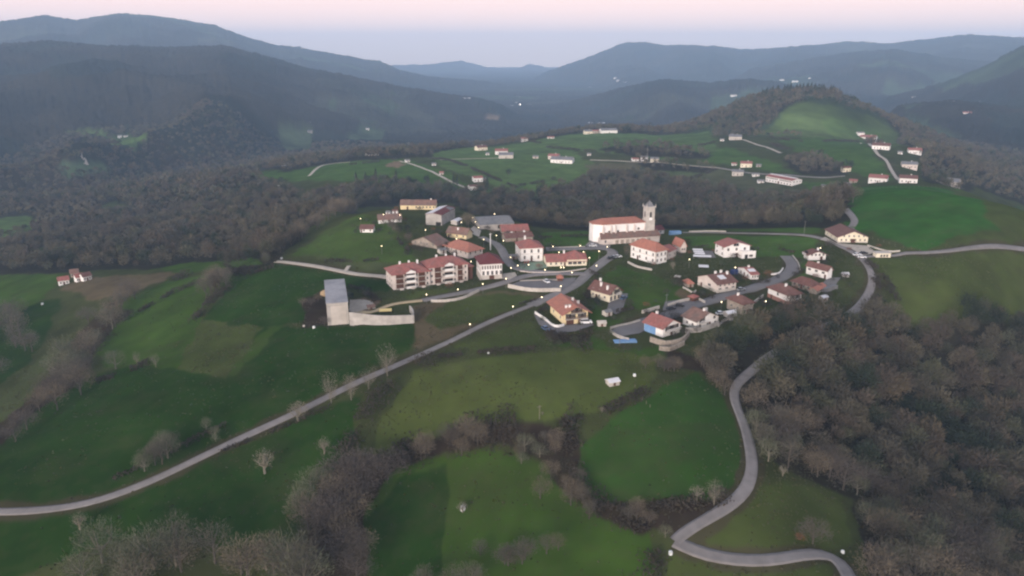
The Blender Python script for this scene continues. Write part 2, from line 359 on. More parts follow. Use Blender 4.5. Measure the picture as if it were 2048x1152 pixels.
# name, label, near corner, right corner, left corner, depth, eave pixel y, roof kind, rise, wall, roof, category, extras
# windows: (face, u0, u1, columns, [sill heights], width, height); faces F (towards the right corner), S (towards the left corner)
BL = [
 dict(k='white hall', n='town_hall', c='town hall', l='white two storey hall with dark overhanging pyramid roof and grey stone base', A=(963, 559.5), B=(1004, 557), L=(947, 545), depth=14, e=526, roof='hip', rise=3.0, over=1.1, wall='white', rm='maroon',
      wins=[('F', .06, .94, 8, [5.2], .6, 1.7), ('F', .1, .95, 5, [2.3], 1.0, 1.9), ('S', .1, .9, 6, [3.4], .7, 2.4)], base=('pale', 2.1), doors=[('F', .5, 2.6, 2.0)]),
 dict(k='tall white villa', n='villa', c='house', l='tall white villa with grey corner stones beside the mint green playground', A=(1040, 523), B=(1086, 521), L=(1027.3, 505), depth=14, e=496, roof='hip', rise=3.0, over=.5, wall='white', rm='tile',
      wins=[('F', .2, .8, 3, [1.2, 4.6], .9, 1.7), ('S', .2, .8, 3, [1.2, 4.6], .8, 1.5)], quoins=1, chim=[(-.15, .2, 1.2)], doors=[('F', .5, 1.1, 2.1)]),
 dict(k='big white mansion', n='mansion', c='house', l='big white house with red hip roof on the lawn below the church', A=(1310.5, 529), B=(1333, 522), L=(1260.7, 514), e=501.5, roof='hip', rise=3.4, over=.8, wall='white', rm='orange',
      wins=[('S', .12, .9, 4, [1.2, 4.3], .9, 1.4), ('F', .15, .85, 3, [1.2, 4.3], .9, 1.4)], quoins=1, doors=[('S', .3, 1.1, 2.1)]),
 dict(k='red roofed annex', n='annex', c='annex', l='low red roofed annex joining the big white house and the white barn', A=(1336, 519), B=(1352, 512), L=(1330, 516), depth=9, e=503, roof='gw', rise=1.6, wall='offw', rm='tile', wins=[('F', .2, .8, 2, [1.5], .7, 1)]),
 dict(k='white gabled barn', n='barn', c='barn', l='white gabled barn with orange roof behind the big white house', A=(1361, 506), B=(1372, 497), L=(1345, 499), e=491, roof='gd', rise=3.0, wall='offw', rm='orange', wins=[('F', .3, .7, 2, [1.5], .8, 1)]),
 dict(k='cream chalet', n='chalet', c='house', l='cream house with dark brown roof and three white chimneys inside the road bend', A=(1218.7, 605), B=(1239, 588), L=(1181.6, 594), e=584.5, roof='gd2', rise=2.6, over=1.2, wall='cream', rm='brown',
      wins=[('S', .12, .45, 2, [1.4, 3.9], .7, .9), ('S', .65, .85, 1, [1.4], .8, .9), ('F', .15, .85, 3, [.6, 3.3], 1.3, 1.9)], chim=[(-.35, -.3, 1.6), (-.25, .1, 1.6), (.1, .35, 1.6)], balc=[('F', .45, .95, 3.0)], doors=[('S', .3, 1.2, 2.2)]),
 dict(k='yellow chalet', n='chalet', c='house', l='yellow house with orange gable roof, timber balconies and two brown garages', A=(1128, 650), B=(1175, 645), L=(1099.5, 630.5), e=625.5, roof='gd', rise=2.6, over=1.5, wall='yellow', rm='orange',
      wins=[('S', .25, .75, 2, [1.6], .9, 1.1), ('F', .12, .88, 4, [3.0], 1.1, 1.6), ('F', .4, .65, 2, [5.2], .9, 1.2)], chim=[(.25, .15, 1.2), (.4, .0, 1.2), (-.3, -.3, 1.0), (-.2, -.38, 1.0)], balc=[('F', .03, .52, 2.6), ('F', .56, .97, 2.6), ('F', .25, .8, 5.0)], garage=[('F', .25), ('F', .75)]),
 dict(k='white farmhouse', n='farmhouse', c='farmhouse', l='wide cream farmhouse with brown gable roof at the road fork', A=(1675, 485), B=(1735, 485.5), L=(1649, 475), e=473.2, roof='gd', rise=3.2, over=.7, wall='cream', rm='brown',
      wins=[('F', .12, .9, 6, [1.0, ], .7, 1.0), ('F', .2, .85, 5, [3.3], .7, .9), ('S', .2, .8, 3, [1.2], .7, .9)], base=('pale', .6), doors=[('F', .5, 2.2, 2.2)]),
 dict(k='big white chalet', n='chalet', c='house', l='big white house with red roof and terrace below the long meadow', A=(1447.7, 515.4), B=(1498, 512), L=(1437, 502), depth=10, e=493, roof='gd', rise=2.2, over=.8, wall='white', rm='tile',
      wins=[('F', .15, .8, 3, [3.6], 1.1, 1.4), ('F', .3, .6, 1, [6.0], 3.0, 1.5), ('S', .2, .8, 2, [1.2, 4], .9, 1.2)], doors=[('F', .5, 1.2, 2.2)], ext=('F', .55, 1.08, 4.5, 3.2)),
 dict(k='brown roofed villa', n='house', c='house', l='white house with dark brown roof standing behind another at the road end', A=(1616, 520.5), B=(1650.7, 520), L=(1607.6, 513), e=508.5, roof='gd', rise=1.7, over=1.1, wall='white', rm='brown',
      wins=[('F', .2, .85, 4, [2.4], .9, 1.0)], chim=[(.25, .4, 1.3)], balc=[('S', .1, .9, 2.4)], doors=[('F', .75, 1.4, 2.0)]),
 dict(k='plain white house', n='house', c='house', l='white house with long brown roof and three dark windows in a row', A=(1653.8, 558.5), B=(1662.5, 550), L=(1611.7, 547), e=540, roof='gd2', rise=1.8, over=.6, wall='white', rm='brown',
      wins=[('S', .15, .8, 3, [2.3], 1.5, .9)], chim=[(.1, .1, .9)], doors=[('S', .9, 1.1, 2.0)]),
 dict(k='low brown house', n='house', c='house', l='low house with broad brown roof and white upper wall by the street corner', A=(1622, 583), B=(1637, 564), L=(1583, 571.5), e=571, roof='hip', rise=2.2, over=.9, wall='stone', rm='brown',
      wins=[('S', .15, .85, 4, [.9], 1.0, 1.0)], band=('white', 1.9, 3.0), doors=[('S', .5, 1.2, 2.0)]),
 dict(k='orange shed', n='shed', c='shed', l='orange roofed open shed beside the low brown house', A=(1633, 589), B=(1650, 579), L=(1618, 581), e=583.5, roof='gw', rise=1.0, over=.6, wall='stone', rm='orange', wins=[('F', .5, .5, 1, [.3], 2, 1.6)]),
 dict(k='brick based house', n='house', c='house', l='white house on brick base with two blank front walls and red brown roof', A=(1574, 610.7), B=(1600.5, 596), L=(1535, 594), e=588.5, roof='hip', rise=2.4, over=.9, wall='white', rm='brown',
      wins=[('S', .5, .5, 1, [2.8], .9, 2.0), ('F', .2, .85, 3, [2.9], .8, 1.0)], base=('brickb', 1.9), garage=[('F', .5)], chim=[(-.1, -.1, .8)], balc=[('F', .1, .95, 2.3)], doors=[('S', .2, 1.0, 2.0)]),
 dict(k='brown stone house', n='house', c='house', l='brown rendered house with red hip roof between street and wood', A=(1484, 630), B=(1505, 617), L=(1453, 617), e=606.5, roof='hip', rise=2.0, over=.8, wall='stone', rm='brown',
      wins=[('F', .2, .8, 2, [1.0, 4.0], 1.2, 1.2), ('S', .3, .7, 2, [2.0], .9, .9)], chim=[(-.1, .1, .8)], doors=[('F', .5, 1.1, 2.1)]),
 dict(k='stone arched house', n='house', c='house', l='cream and stone house with arches, brown roof and a pale solar panel', A=(1434, 586), B=(1471, 572), L=(1395, 570), e=567.5, roof='gw', rise=2.6, over=.8, wall='offw', rm='brown',
      wins=[('S', .55, .65, 1, [2.0], 1.8, 1.0), ('F', .15, .85, 4, [3.0], .9, 1.3), ('F', .15, .85, 3, [.3], 1.5, 1.8)], base=('pale', 1.5), chim=[(.0, .1, 1.2), (.3, .1, 1.3), (.42, -.1, 1.3)], panel=1, doors=[('S', .2, 1.1, 2.1)]),
 dict(k='small white bungalow', n='bungalow', c='bungalow', l='small white bungalow with red brown roof beside a navy tarpaulin', A=(1502, 559.5), B=(1517, 549), L=(1475, 545), e=548.5, roof='gw', rise=1.6, over=.5, wall='white', rm='tile',
      wins=[('S', .25, .75, 2, [.8], .7, 1.2), ('F', .2, .85, 3, [1.0], .7, 1.1)], chim=[(.2, .1, .9)], panel=1, doors=[('S', .5, 1.0, 2.0)]),
 dict(k='tiny orange hut', n='hut', c='hut', l='tiny orange roofed hut on bare soil left of the arched house', A=(1375, 575), B=(1384, 570), L=(1366, 569), e=569.5, roof='hip', rise=1.2, over=.5, wall='stone', rm='orange', doors=[('F', .5, 1, 1.5)]),
 dict(k='white street house', n='house', c='house', l='white house with sweeping red brown roof above a concrete terrace', A=(1393, 659), B=(1435.8, 649), L=(1366, 641), e=641, roof='gd', rise=2.7, over=.9, wall='white', rm='oldtile',
      wins=[('F', .15, .85, 3, [.8], .9, 1.2), ('F', .3, .8, 2, [3.2], 1.1, 1.2), ('S', .3, .7, 2, [1], .9, 1)], chim=[(.3, .1, 1.4), (.0, -.2, .9)], balc=[('F', .08, .4, 2.7)], doors=[('F', .6, 1.0, 2.1)]),
 dict(k='blue sided house', n='house', c='house', l='cream house with blue painted side wall and bright red roof above stone terraces', A=(1325, 675), B=(1359, 664), L=(1288, 661), e=655.5, roof='gd', rise=2.6, over=.8, wall='white', rm='tile',
      wins=[('F', .3, .7, 2, [2.6], 1.1, 1.4)], balc=[('F', .1, .95, 2.2)], bluew=1, doors=[('F', .5, 1.2, 2.0)], chim=[(.1, .4, 1.2)]),
 dict(k='yellow school', n='school', c='school', l='long pale yellow single storey building with red roof and white chimney', A=(1093.8, 533), B=(1173, 530.5), L=(1088, 520), e=523, roof='gw', rise=2.6, over=.5, wall='cream', rm='tile',
      wins=[('F', .1, .36, 3, [.9], .7, 1.1), ('F', .55, .85, 3, [.8], 1.9, 1.5)], chim=[(-.02, .1, 2.0)], raised=('F', .5, 1.0, 1.1), doors=[('F', .45, 1.0, 2.0)]),
 dict(k='pink manor', n='manor', c='house', l='pale pink manor with red hip roof between barn and white hall', A=(936.4, 517.5), B=(965, 503), L=(889.6, 504), e=502, roof='hip', rise=3.0, over=1.0, wall='offw', rm='orange',
      wins=[('S', .1, .9, 5, [2.2], .7, 1.3), ('F', .15, .85, 3, [2.2], .8, 1.3)], doors=[('S', .5, 1.2, 2.0)]),
 dict(k='old stone farm', n='farmhouse', c='farmhouse', l='old stone farmhouse with broad faded maroon and brown roof', A=(874, 498), B=(897, 487), L=(823.7, 489), e=491.5, roof='gw', rise=3.6, over=.8, wall='stone', rm='oldtile',
      wins=[('S', .15, .85, 4, [1.4], .8, 1.0)], doors=[('F', .5, 2, 2.2)]),
 dict(k='yellow eaved house', n='house', c='house', l='yellow walled house with long red roof below the white roofed barn', A=(932.5, 479), B=(944, 469), L=(894, 474), e=468, roof='gd2', rise=2.8, over=.7, wall='yellow', rm='oldtile',
      wins=[('S', .2, .85, 3, [1.1], .8, 1.0)], chim=[(-.2, .0, .9)], doors=[('S', .1, 1, 2)]),
 dict(k='white roofed barn', n='barn', c='barn', l='large grey barn whose roof is half white sheet and half maroon', A=(878, 454.5), B=(915, 433), L=(846.6, 439), e=432.5, roof='gw', rise=1.0, over=.4, wall='conc', rm='maroon', sheet=1, garage=[('S', .8)]),
 dict(k='yellow gabled lodge', n='lodge', c='lodge', l='long low lodge with weathered orange roof and yellow gable at the wood edge', A=(801, 419), B=(871, 419.5), L=(784.5, 414), depth=8, e=409, roof='gw', rise=2.6, over=.5, wall='yellow', rm='oldtile',
      wins=[('S', .25, .75, 2, [1.1], .9, 1.1), ('F', .45, .95, 6, [1.2], .8, 1.0)], chim=[(.35, .1, 1.0)], doors=[('F', .2, 1.2, 2)]),
 dict(k='grey roofed cottage', n='cottage', c='cottage', l='long cottage with dusty grey brown roof and white gable on the hilltop', A=(757, 446), B=(803, 444), L=(750, 440), depth=8, e=439, roof='gw', rise=2.4, over=.5, wall='white', rm='oldtile',
      wins=[('F', .2, .9, 4, [.8], .7, .9)], doors=[('F', .5, 1, 2)]),
 dict(k='white hilltop hut', n='bungalow', c='bungalow', l='small white bungalow with brown roof alone on the hilltop grass', A=(720.5, 465), B=(746, 465), depth=7, e=457, roof='gw', rise=1.7, over=.5, wall='white', rm='brown', wins=[('F', .3, .8, 2, [.8], .8, .9)], doors=[('F', .1, .9, 1.8)]),
 dict(k='grey sheet shed', n='agricultural_shed', c='shed', l='wide farm shed with dull grey sheet roof behind the bare tree', A=(960, 459), B=(1028, 455), depth=24, e=449.5, roof='gw', rise=2.2, over=.3, wall='conc', rm='slate', garage=[('F', .6)]),
 dict(k='red roofed farm', n='farmhouse', c='farmhouse', l='farmhouse with plain red roof behind the tall white villa', A=(1005, 469), B=(1057, 467), depth=11, e=461.5, roof='gw', rise=2.6, over=.6, wall='stone', rm='tile', wins=[('F', .2, .8, 3, [1], .8, .9)], doors=[('F', .5, 1, 2)]),
 dict(k='maroon roofed annex', n='outbuilding', c='outbuilding', l='low outbuilding with dark maroon roof in front of the red roofed farm', A=(1012, 484), B=(1066, 480), depth=8.5, e=475.5, roof='gw', rise=1.8, over=.5, wall='stone', rm='brown', chim=[(-.2, .1, .7), (.25, 0, .7)], doors=[('F', .4, 1, 2)]),
 dict(k='bus shelter', n='bus_shelter', c='shelter', l='small orange roofed timber shelter at the edge of the car park', A=(1115, 563), B=(1125, 563), depth=3, e=559.5, roof='hip', rise=1.0, over=.6, wall='wood', rm='orange', doors=[('F', .5, 1.4, 1.5)]),
 dict(k='red hut by the wall', n='hut', c='hut', l='small red roofed hut at the end of the long garden wall', A=(1387, 604), B=(1396, 601), depth=3, e=600, roof='hip', rise=.8, over=.4, wall='wood', rm='tile', doors=[('F', .5, 1, 1.4)]),
 dict(k='churchside house', n='cottage', c='cottage', l='small maroon roofed cottage tucked behind the church tower', A=(1305, 470), B=(1328, 467), depth=8, e=461, roof='gw', rise=2.0, over=.5, wall='white', rm='maroon', wins=[('F', .3, .7, 2, [1], .8, .9)], doors=[('F', .1, .9, 1.8)]),
 dict(k='cream shelter', n='cattle_shed', c='shed', l='small cream open fronted shed beside the road below the farmhouse', A=(1752, 515), B=(1781, 515), depth=4, e=509, roof='flat', rise=0, over=.3, wall='cream', rm='pale', wins=[('F', .35, .75, 3, [.3], .9, 1.2)]),
]
M['brickb'] = mat('brick_base', (.36, .19, .15), var=.15, scale=1.5)
for b in BL:
    f = fit(b['A'], b['B'], b.get('L'), b.get('depth')); f['h'] = max(2.2, hpx(f, b['A'], b['e'])); b['f'] = pad(f)
# larger one-off buildings
CH = fit((1199, 490.5), (1296, 484), None, depth=17); pad(CH)
AP = fit((787, 580), (937, 562), None, depth=13); pad(AP)
FR = fit((656, 651), (698, 647.6), None, depth=36); pad(FR, 1)
def apply_pads():
    for c, ex, ey, hw, hd, z in PADS:
        m = (np.abs(XG - c[0]) < hw + 14) & (np.abs(YG - c[1]) < hd + 40) & (RG < 1900); m &= np.hypot(XG - c[0], YG - c[1]) < hw + hd + 16
        dx, dy = XG[m] - c[0], YG[m] - c[1]; u = np.abs(dx * ex[0] + dy * ex[1]) - hw; v = np.abs(dx * ey[0] + dy * ey[1]) - hd
        q = np.hypot(np.maximum(u, 0), np.maximum(v, 0)); k = np.clip(1 - q / 8, 0, 1); k = k * k * (3 - 2 * k)
        H[m] = H[m] * (1 - k) + z * k
apply_pads()
# ------------------------------------------------------------------ roads
ROADS = [
 ('main_road', 'lane', 3.1, '-150 1012 -60 1020 0 1025 100 1019 200 1001 300 963 400 916 500 868 600 822 700 772 800 728 900 683 1000 635 1062 611'),
 ('village_road', 'lane', 6.0, '1062 611 1110 590 1150 571 1178 546 1205 524 1228 507 1215 497 1160 497 1092 499'),
 ('village_street', 'lane', 4.5, '845 601 930 585 1000 568 1050 552 1100 547 1172 548'),
 ('curved_street', 'lane', 5.0, '1130 548 1080 543 1040 540 1018 526 1008 508 996 490 982 482 962 474'),
 ('hamlet_street', 'asphalt', 6.5, '1240 664 1290 645 1345 628 1400 607 1470 586 1530 568 1575 548 1587 530 1572 512'),
 ('ridge_road', 'lane', 3.4, '1365 465 1450 466 1560 468 1622 472 1680 492 1722 516 1745 560 1722 610 1690 636 1655 652 1600 680 1540 712 1500 745 1470 772 1468 800 1488 850 1501 900 1504 945 1490 985 1450 1018 1400 1046 1358 1072 1350 1083'),
 ('lower_lane', 'lane', 4.0, '1350 1083 1385 1103 1440 1117 1500 1124 1560 1121 1610 1109 1650 1107 1680 1120 1698 1150 1710 1190'),
 ('farm_road', 'lane', 3.6, '1722 514 1800 508 1900 502 2048 500 2150 499'),
 ('wood_lane', 'lane', 4.0, '1690 418 1704 432 1710 443 1702 456 1688 470'),
 ('gravel_track', 'gravel', 3.2, '552 523 600 528 690 544 730 550 785 557'), ('field_path', 'gravel', 2.4, '690 544 698 532'),
 ('sand_path', 'sandy', 3.0, '706 624 740 625 775 612 800 606 845 601'),
 ('hill_lane', 'gravel', 3.6, '1722 286 1750 300 1775 325 1808 364'), ('distant_lane', 'gravel', 3.2, '800 322 850 338 900 362 940 378'),
 ('valley_track', 'gravel', 4.0, '618 352 640 333 660 328 700 324'), ('ridge_track', 'gravel', 3.6, '1480 278 1520 291 1562 306'),
 ('mountain_track', 'gravel', 7, '166 285 158 300 165 315 173 330'), ('slope_track', 'gravel', 5, '618 300 612 312'),
 ('factory_road', 'lane', 4, '1440 336 1500 346 1560 349 1640 355 1690 352'),
 ('middle_track', 'gravel', 2.6, '1180 320 1240 322 1330 326 1440 336'), ('farmyard_track', 'gravel', 2.6, '880 320 960 317 1000 316'),
]
RDPTS = []
for nm, mt, wd, px in ROADS:
    P = poly(px); P = at(P[:, 0], P[:, 1])[:, :2]; Q = spline(P, 3.0)
    if mt in ('lane', 'asphalt') and nm != 'factory_road': # smooth crumpled samples on grazing ground
        for _ in range(4): Q[1:-1] = (Q[:-2] + 2 * Q[1:-1] + Q[2:]) / 4
    RDPTS.append((nm, mt, wd, Q))
    # level the ground across the roadway
ALLR = np.vstack([np.column_stack([q, np.full(len(q), wd)]) for _, _, wd, q in RDPTS])
def road_dist(x, y):
    x = np.asarray(x, float).ravel(); y = np.asarray(y, float).ravel(); o = np.full(len(x), 1e9)
    for k in range(0, len(x), 4000):
        d = np.hypot(x[k:k + 4000, None] - ALLR[:, 0], y[k:k + 4000, None] - ALLR[:, 1]) - ALLR[:, 2] / 2; o[k:k + 4000] = d.min(1)
    return o
def ribbon(nm, mt, wd, Q, lift=.16, kind='structure'):
    T = np.gradient(Q, axis=0); T /= np.linalg.norm(T, axis=1)[:, None] + 1e-9; Nn = np.stack([-T[:, 1], T[:, 0]], 1)
    cr = np.array([-.5, -.5, -.25, 0, .25, .5, .5]); V = []
    wv = wd * (1 + .13 * fbm(np.arange(len(Q)) / 6, np.arange(len(Q)) * 0, 3, len(Q)))
    zc = hgt(Q[:, 0], Q[:, 1])
    rows = []
    for k, c in enumerate(cr):
        P = Q + Nn * (c * wv)[:, None]; z = hgt(P[:, 0], P[:, 1]); z = np.maximum(z, zc - .3) + lift
        if k in (0, 6): z = z - .6
        rows.append(np.column_stack([P, z]))
    Vv = np.stack(rows, 1).reshape(-1, 3); n = len(cr); i = np.arange(len(Q) - 1)[:, None] * n + np.arange(n - 1)[None]; i = i.ravel()
    o = np_mesh(nm, Vv, np.stack([i, i + 1, i + n + 1, i + n], 1), M[mt]); o['kind'] = kind; return o
for nm, mt, wd, Q in RDPTS: ribbon(nm, mt, wd, Q, lift=.16 + .05 * (wd % 1))
def sheet(name, px, mt, lift=.12, kind='structure', cell=2.0):
    """a paved area draped over the ground"""
    P = wpoly(px); lo = P.min(0); hi = P.max(0)
    import mathutils
    from mathutils.geometry import delaunay_2d_cdt
    E = []
    for i in range(len(P)):
        a, b = P[i], P[(i + 1) % len(P)]; n = max(1, int(np.linalg.norm(b - a) / cell)); E += [a + (b - a) * k / n for k in range(n)]
    gx, gy = np.meshgrid(np.arange(lo[0], hi[0], cell), np.arange(lo[1], hi[1], cell)); m = inside(P, gx, gy)
    pts = [mathutils.Vector(map(float, p)) for p in E] + [mathutils.Vector((float(a), float(b))) for a, b in zip(gx[m], gy[m])]
    ne = len(E); v, _, f, *_ = delaunay_2d_cdt(pts, [(i, (i + 1) % ne) for i in range(ne)], [], 1, 1e-4)
    V = [(p[0], p[1], float(hgt(p[0], p[1])) + lift) for p in v]
    o = mesh_obj(name, V, [tuple(q) for q in f], M[mt])
    if kind: o['kind'] = kind
    return o
sheet('car_park', '1018 572 1048 560 1110 558 1152 556 1148 566 1122 583 1070 583 1030 578', 'asphalt', .3)
sheet('turning_place', '1220 664 1245 650 1290 642 1300 655 1278 668 1245 674', 'asphalt', .3)
sheet('house_forecourt', '1066 626 1080 636 1108 655 1130 652 1178 646 1188 651 1150 664 1105 668 1078 650', 'asphalt', .3)
sheet('house_drive', '1217 608 1240 588 1256 588 1245 622 1232 630 1214 620', 'asphalt', .3)
sheet('playground_surface', '1036 528 1086 523 1095 536 1060 541 1042 538', 'mint', .2)
sheet('church_square', '1170 492 1186 478 1198 490 1222 492 1216 502 1190 500', 'lane', .4)
sheet('street_yard', '1330 604 1384 596 1400 604 1350 622 1325 622', 'asphalt', .22)
sheet('court_floor', '1396 517 1394 502 1425 503 1432 516', 'asphalt', .25)
sheet('side_yard', '1640 572 1660 556 1682 556 1672 570 1655 582', 'asphalt', .25)
sheet('farm_forecourt', '1650 474 1672 486 1735 492 1750 505 1726 512 1700 497 1640 480', 'gravel', .2)
sheet('barn_yard', '935 463 948 452 962 462 958 474', 'gravel', .2)
sheet('earth_yard', '700 600 745 604 752 618 710 626 698 622', 'gravel', .2)
sheet('hall_forecourt', '1004 558 1006 548 1030 545 1034 552 1018 560', 'gravel', .2)
# ------------------------------------------------------------------ land cover
C = dict(g7=(.034, .102, .015), g8=(.056, .092, .019), rough=(.052, .062, .021), wood=(.028, .025, .019), g1=(.0185, .047, .006), g2=(.044, .082, .013), g3=(.060, .078, .021), g4=(.066, .080, .030),
         g5=(.032, .074, .013), g6=(.056, .108, .020), brown=(.115, .088, .050), scrub=(.038, .028, .020), soil=(.20, .14, .09), pale=(.13, .15, .06), farg=(.082, .134, .038))
LAND = np.zeros((NR, NT, 3)); LAND[:] = C['rough']
JW = np.clip(RG / 350, .4, 3) * 3.2
JX = XG + fbm(XG / 9, YG / 9, 3, 1) * JW; JY = YG + fbm(XG / 9, YG / 9, 3, 51) * JW
def cover(px, c, world=None, soft=0):
    P = world if world is not None else wpoly(px)
    LAND[inside(P, JX, JY)] = C[c] if isinstance(c, str) else c; return P
far = RG > 1250
n1 = fbm(XG / 420, YG / 420, 4, 5); n2 = fbm(XG / 160, YG / 160, 3, 9); n3 = fbm(XG / 700, YG / 700, 3, 15)
LAND[far] = C['wood']
LAND[far & (n1 > .26)] = (.044, .044, .030); LAND[far & (n1 > .40) & (n2 > 0)] = (.045, .066, .030); LAND[far & (n1 < -.25)] = (.020, .025, .020)
LAND[far & (TG > R(14)) & (n1 > .06) & (RG < 4500)] = (.048, .068, .034)
WOODP = []
def woods(px, sp, c='wood', cf=None):
    P = cover(px, c); WOODP.append((P, sp, cf)); return P
cover('-150 830 0 765 60 720 100 660 120 600 -100 640', 'g1')
cover('-150 720 0 640 90 600 125 550 0 550 -150 560', 'g2')
cover('-150 1020 0 870 60 820 180 755 240 735 330 735 450 755 530 655 610 655 700 655 830 648 822 700 700 758 550 835 400 902 260 970 150 1002 0 1013 -150 1003', 'g1')
cover('430 745 470 750 560 660 620 610 650 590 640 580 560 640 500 690', 'g2')
cover('190 700 260 628 370 558 430 545 400 640 520 650 450 755 330 735 210 735', 'g2')
cover('350 742 400 642 530 652 450 755', 'g3')
cover('430 545 560 525 690 548 780 560 780 585 660 570 655 640 530 655 400 642 450 590', 'g1')
cover('240 610 370 545 350 580 262 625', 'g2')
cover('125 575 170 556 330 545 360 548 260 590 170 600', 'brown')
cover('-100 900 0 800 70 720 112 700 62 790 0 862', 'g4')
cover('-150 1040 0 1035 200 1012 330 965 480 895 640 825 720 795 705 870 665 950 600 1060 560 1100 300 1070 150 1110 0 1180 -150 1250', 'g1')
cover('580 512 640 470 720 430 760 432 800 470 835 520 785 548 690 530', 'g8')
cover('590 512 690 520 800 530 785 545 690 532', 'g4')
cover('738 920 762 840 830 742 880 728 1080 706 1200 690 1320 715 1300 780 1210 820 1080 838 935 848 825 888', (.076, .096, .024))
cover('900 698 1060 640 1095 690 1000 700', 'g3')
cover('828 692 826 612 1010 582 1095 592 960 652 850 706', 'brown'); cover('850 640 900 600 1010 588 1080 594 960 645 880 660', 'g3')
cover('1150 900 1250 822 1400 745 1440 790 1486 870 1496 950 1430 1002 1180 1008', 'g5')
cover('720 1030 800 930 960 898 1110 935 1130 990 1290 1060 1330 1200 725 1200', 'g2'); cover('730 1040 800 960 900 930 880 1180 725 1200', 'g1')
cover('1375 1088 1480 1015 1560 965 1685 990 1705 1090 1620 1103 1550 1118 1440 1112', 'g3')
cover('1335 1115 1480 1135 1620 1122 1675 1130 1690 1200 1340 1200', 'g3')
cover('1742 512 2200 506 2200 560 1985 642 1870 662 1790 620 1760 560', 'g3')
cover('1690 452 1700 378 1810 372 1900 378 2100 408 2200 500 1840 502 1745 466', 'g7'); cover('1900 380 2100 410 2200 500 2040 500 1980 440', 'g3')
cover('1372 474 1560 472 1625 477 1648 505 1610 560 1585 512 1500 512 1385 492', 'g6')
cover('1340 463 1640 452 1650 468 1560 464', 'g6'); cover('1080 465 1180 462 1178 492 1090 492', 'g6')
cover('1190 560 1240 530 1330 560 1395 582 1360 602 1290 622 1240 612', 'g2'); cover('1360 575 1400 600 1385 608 1345 590', 'brown')
cover('1090 505 1170 500 1210 505 1175 530 1092 532', 'g2'); cover('1035 552 1160 550 1150 558 1040 560', 'g4')
cover('780 590 940 575 1010 570 930 584 840 598', 'g3'); cover('1180 600 1220 640 1300 640 1340 620 1250 655 1190 660', 'g2')
cover('1085 690 1180 670 1230 700 1330 690 1330 720 1200 700', 'g2')
cover('700 600 760 600 752 622 700 628', 'soil'); cover('605 655 612 600 655 575 656 655', 'scrub')
# mid-distance hills
for p, c in (('480 352 680 325 800 318 900 345 960 385 860 378 640 362', 'g6'), ('770 330 790 322 812 328 790 336', 'soil'), ('860 316 880 300 1000 292 1060 283 1140 300 1190 330 1180 350 1060 385 960 362 890 338', 'farg'),
             ('1060 283 1190 262 1250 265 1420 262 1440 300 1330 320 1250 310 1150 300', 'farg'), ('1290 262 1440 222 1450 252 1330 262', 'farg'),
             ('1500 272 1600 212 1700 240 1745 282 1620 276', (.085, .115, .040)), ('1560 282 1720 272 1800 362 1710 345 1600 305', 'g6'), ('1650 225 1720 240 1745 280 1600 268', 'farg'),
             ('1450 292 1560 330 1600 350 1480 332 1400 322', 'g6'), ('1180 345 1420 330 1620 382 1480 392 1300 350', (.080, .085, .042)), ('960 385 1060 350 1150 350 1080 395', 'farg'),
             ('1170 330 1270 325 1300 345 1200 350', (.11, .10, .055)), ('1340 330 1420 335 1400 350 1320 350', (.075, .10, .04)), ('1600 365 1720 362 1690 385 1640 390', 'g6'),
             ('190 262 262 275 230 285 130 268', 'farg'), ('250 262 300 285 262 300 215 290', 'farg'), ('555 250 625 255 622 305 565 300', (.075, .10, .045)), ('720 250 770 262 760 285 690 280', (.07, .10, .045)),
             ('0 440 60 430 75 450 0 470', 'farg'), ('975 232 1000 235 995 243 970 240', 'soil'), ('120 330 200 325 230 345 130 360', (.06, .09, .045))):
    cover(p, c)
for nm, mt, wd, Q in RDPTS:       # rough verges
    if nm in ('main_road', 'ridge_road', 'lower_lane', 'farm_road', 'gravel_track', 'village_street', 'hamlet_street', 'hill_lane'):
        T = np.gradient(Q, axis=0); T /= np.linalg.norm(T, axis=1)[:, None] + 1e-9; Nn = np.stack([-T[:, 1], T[:, 0]], 1); hw = wd / 2 + 2.2; QQ = Q[::2]; NN = Nn[::2]
        for k in range(0, len(QQ) - 1, 12):
            q = QQ[k:k + 13]; n = NN[k:k + 13]; cover(None, (.060, .054, .028), world=np.vstack([q + n * hw, (q - n * hw)[::-1]]))
# ------------------------------------------------------------------ woods (floor colour + where trees stand)
woods('1350 742 1400 734 1440 706 1480 684 1530 666 1580 650 1640 638 1690 630 1745 612 1800 645 1870 668 2000 642 2200 560 2400 1200 1760 1250 1705 1000 1560 935 1510 880 1480 800 1450 775 1400 740', 6.4, 'wood')
woods('545 530 480 545 440 548 480 480 560 425 650 385 760 368 960 392 1060 400 1180 352 1300 346 1480 386 1680 380 1705 440 1650 455 1340 458 1190 462 1060 452 900 405 720 415 600 480', 8.0)
woods('-150 420 200 372 400 345 500 350 560 370 600 395 480 480 440 530 360 535 200 540 100 548 -150 555', 9.5)
woods('1430 252 1470 218 1530 197 1585 194 1620 202 1570 216 1490 268', 8.5)
woods('1770 225 1815 245 1865 285 1950 330 2200 380 2200 410 1950 375 1860 368 1845 325 1815 290 1795 260', 10)
woods('1640 312 1700 345 1680 352 1600 348 1560 320', 9)
woods('1260 318 1350 330 1440 336 1430 345 1300 342', 10)
woods('1190 298 1260 312 1420 318 1420 308 1290 290', 12)
woods('480 330 640 310 860 300 1000 275 1060 278 860 315 700 322 560 345', 11)
woods('1240 250 1440 222 1450 240 1330 262 1240 268', 11)
for p in ('130 690 230 600 260 625 200 690 160 760 60 830 0 895 -40 880 60 800', '590 1200 640 960 700 920 780 930 770 960 735 1000 730 1200'): cover(p, 'scrub')
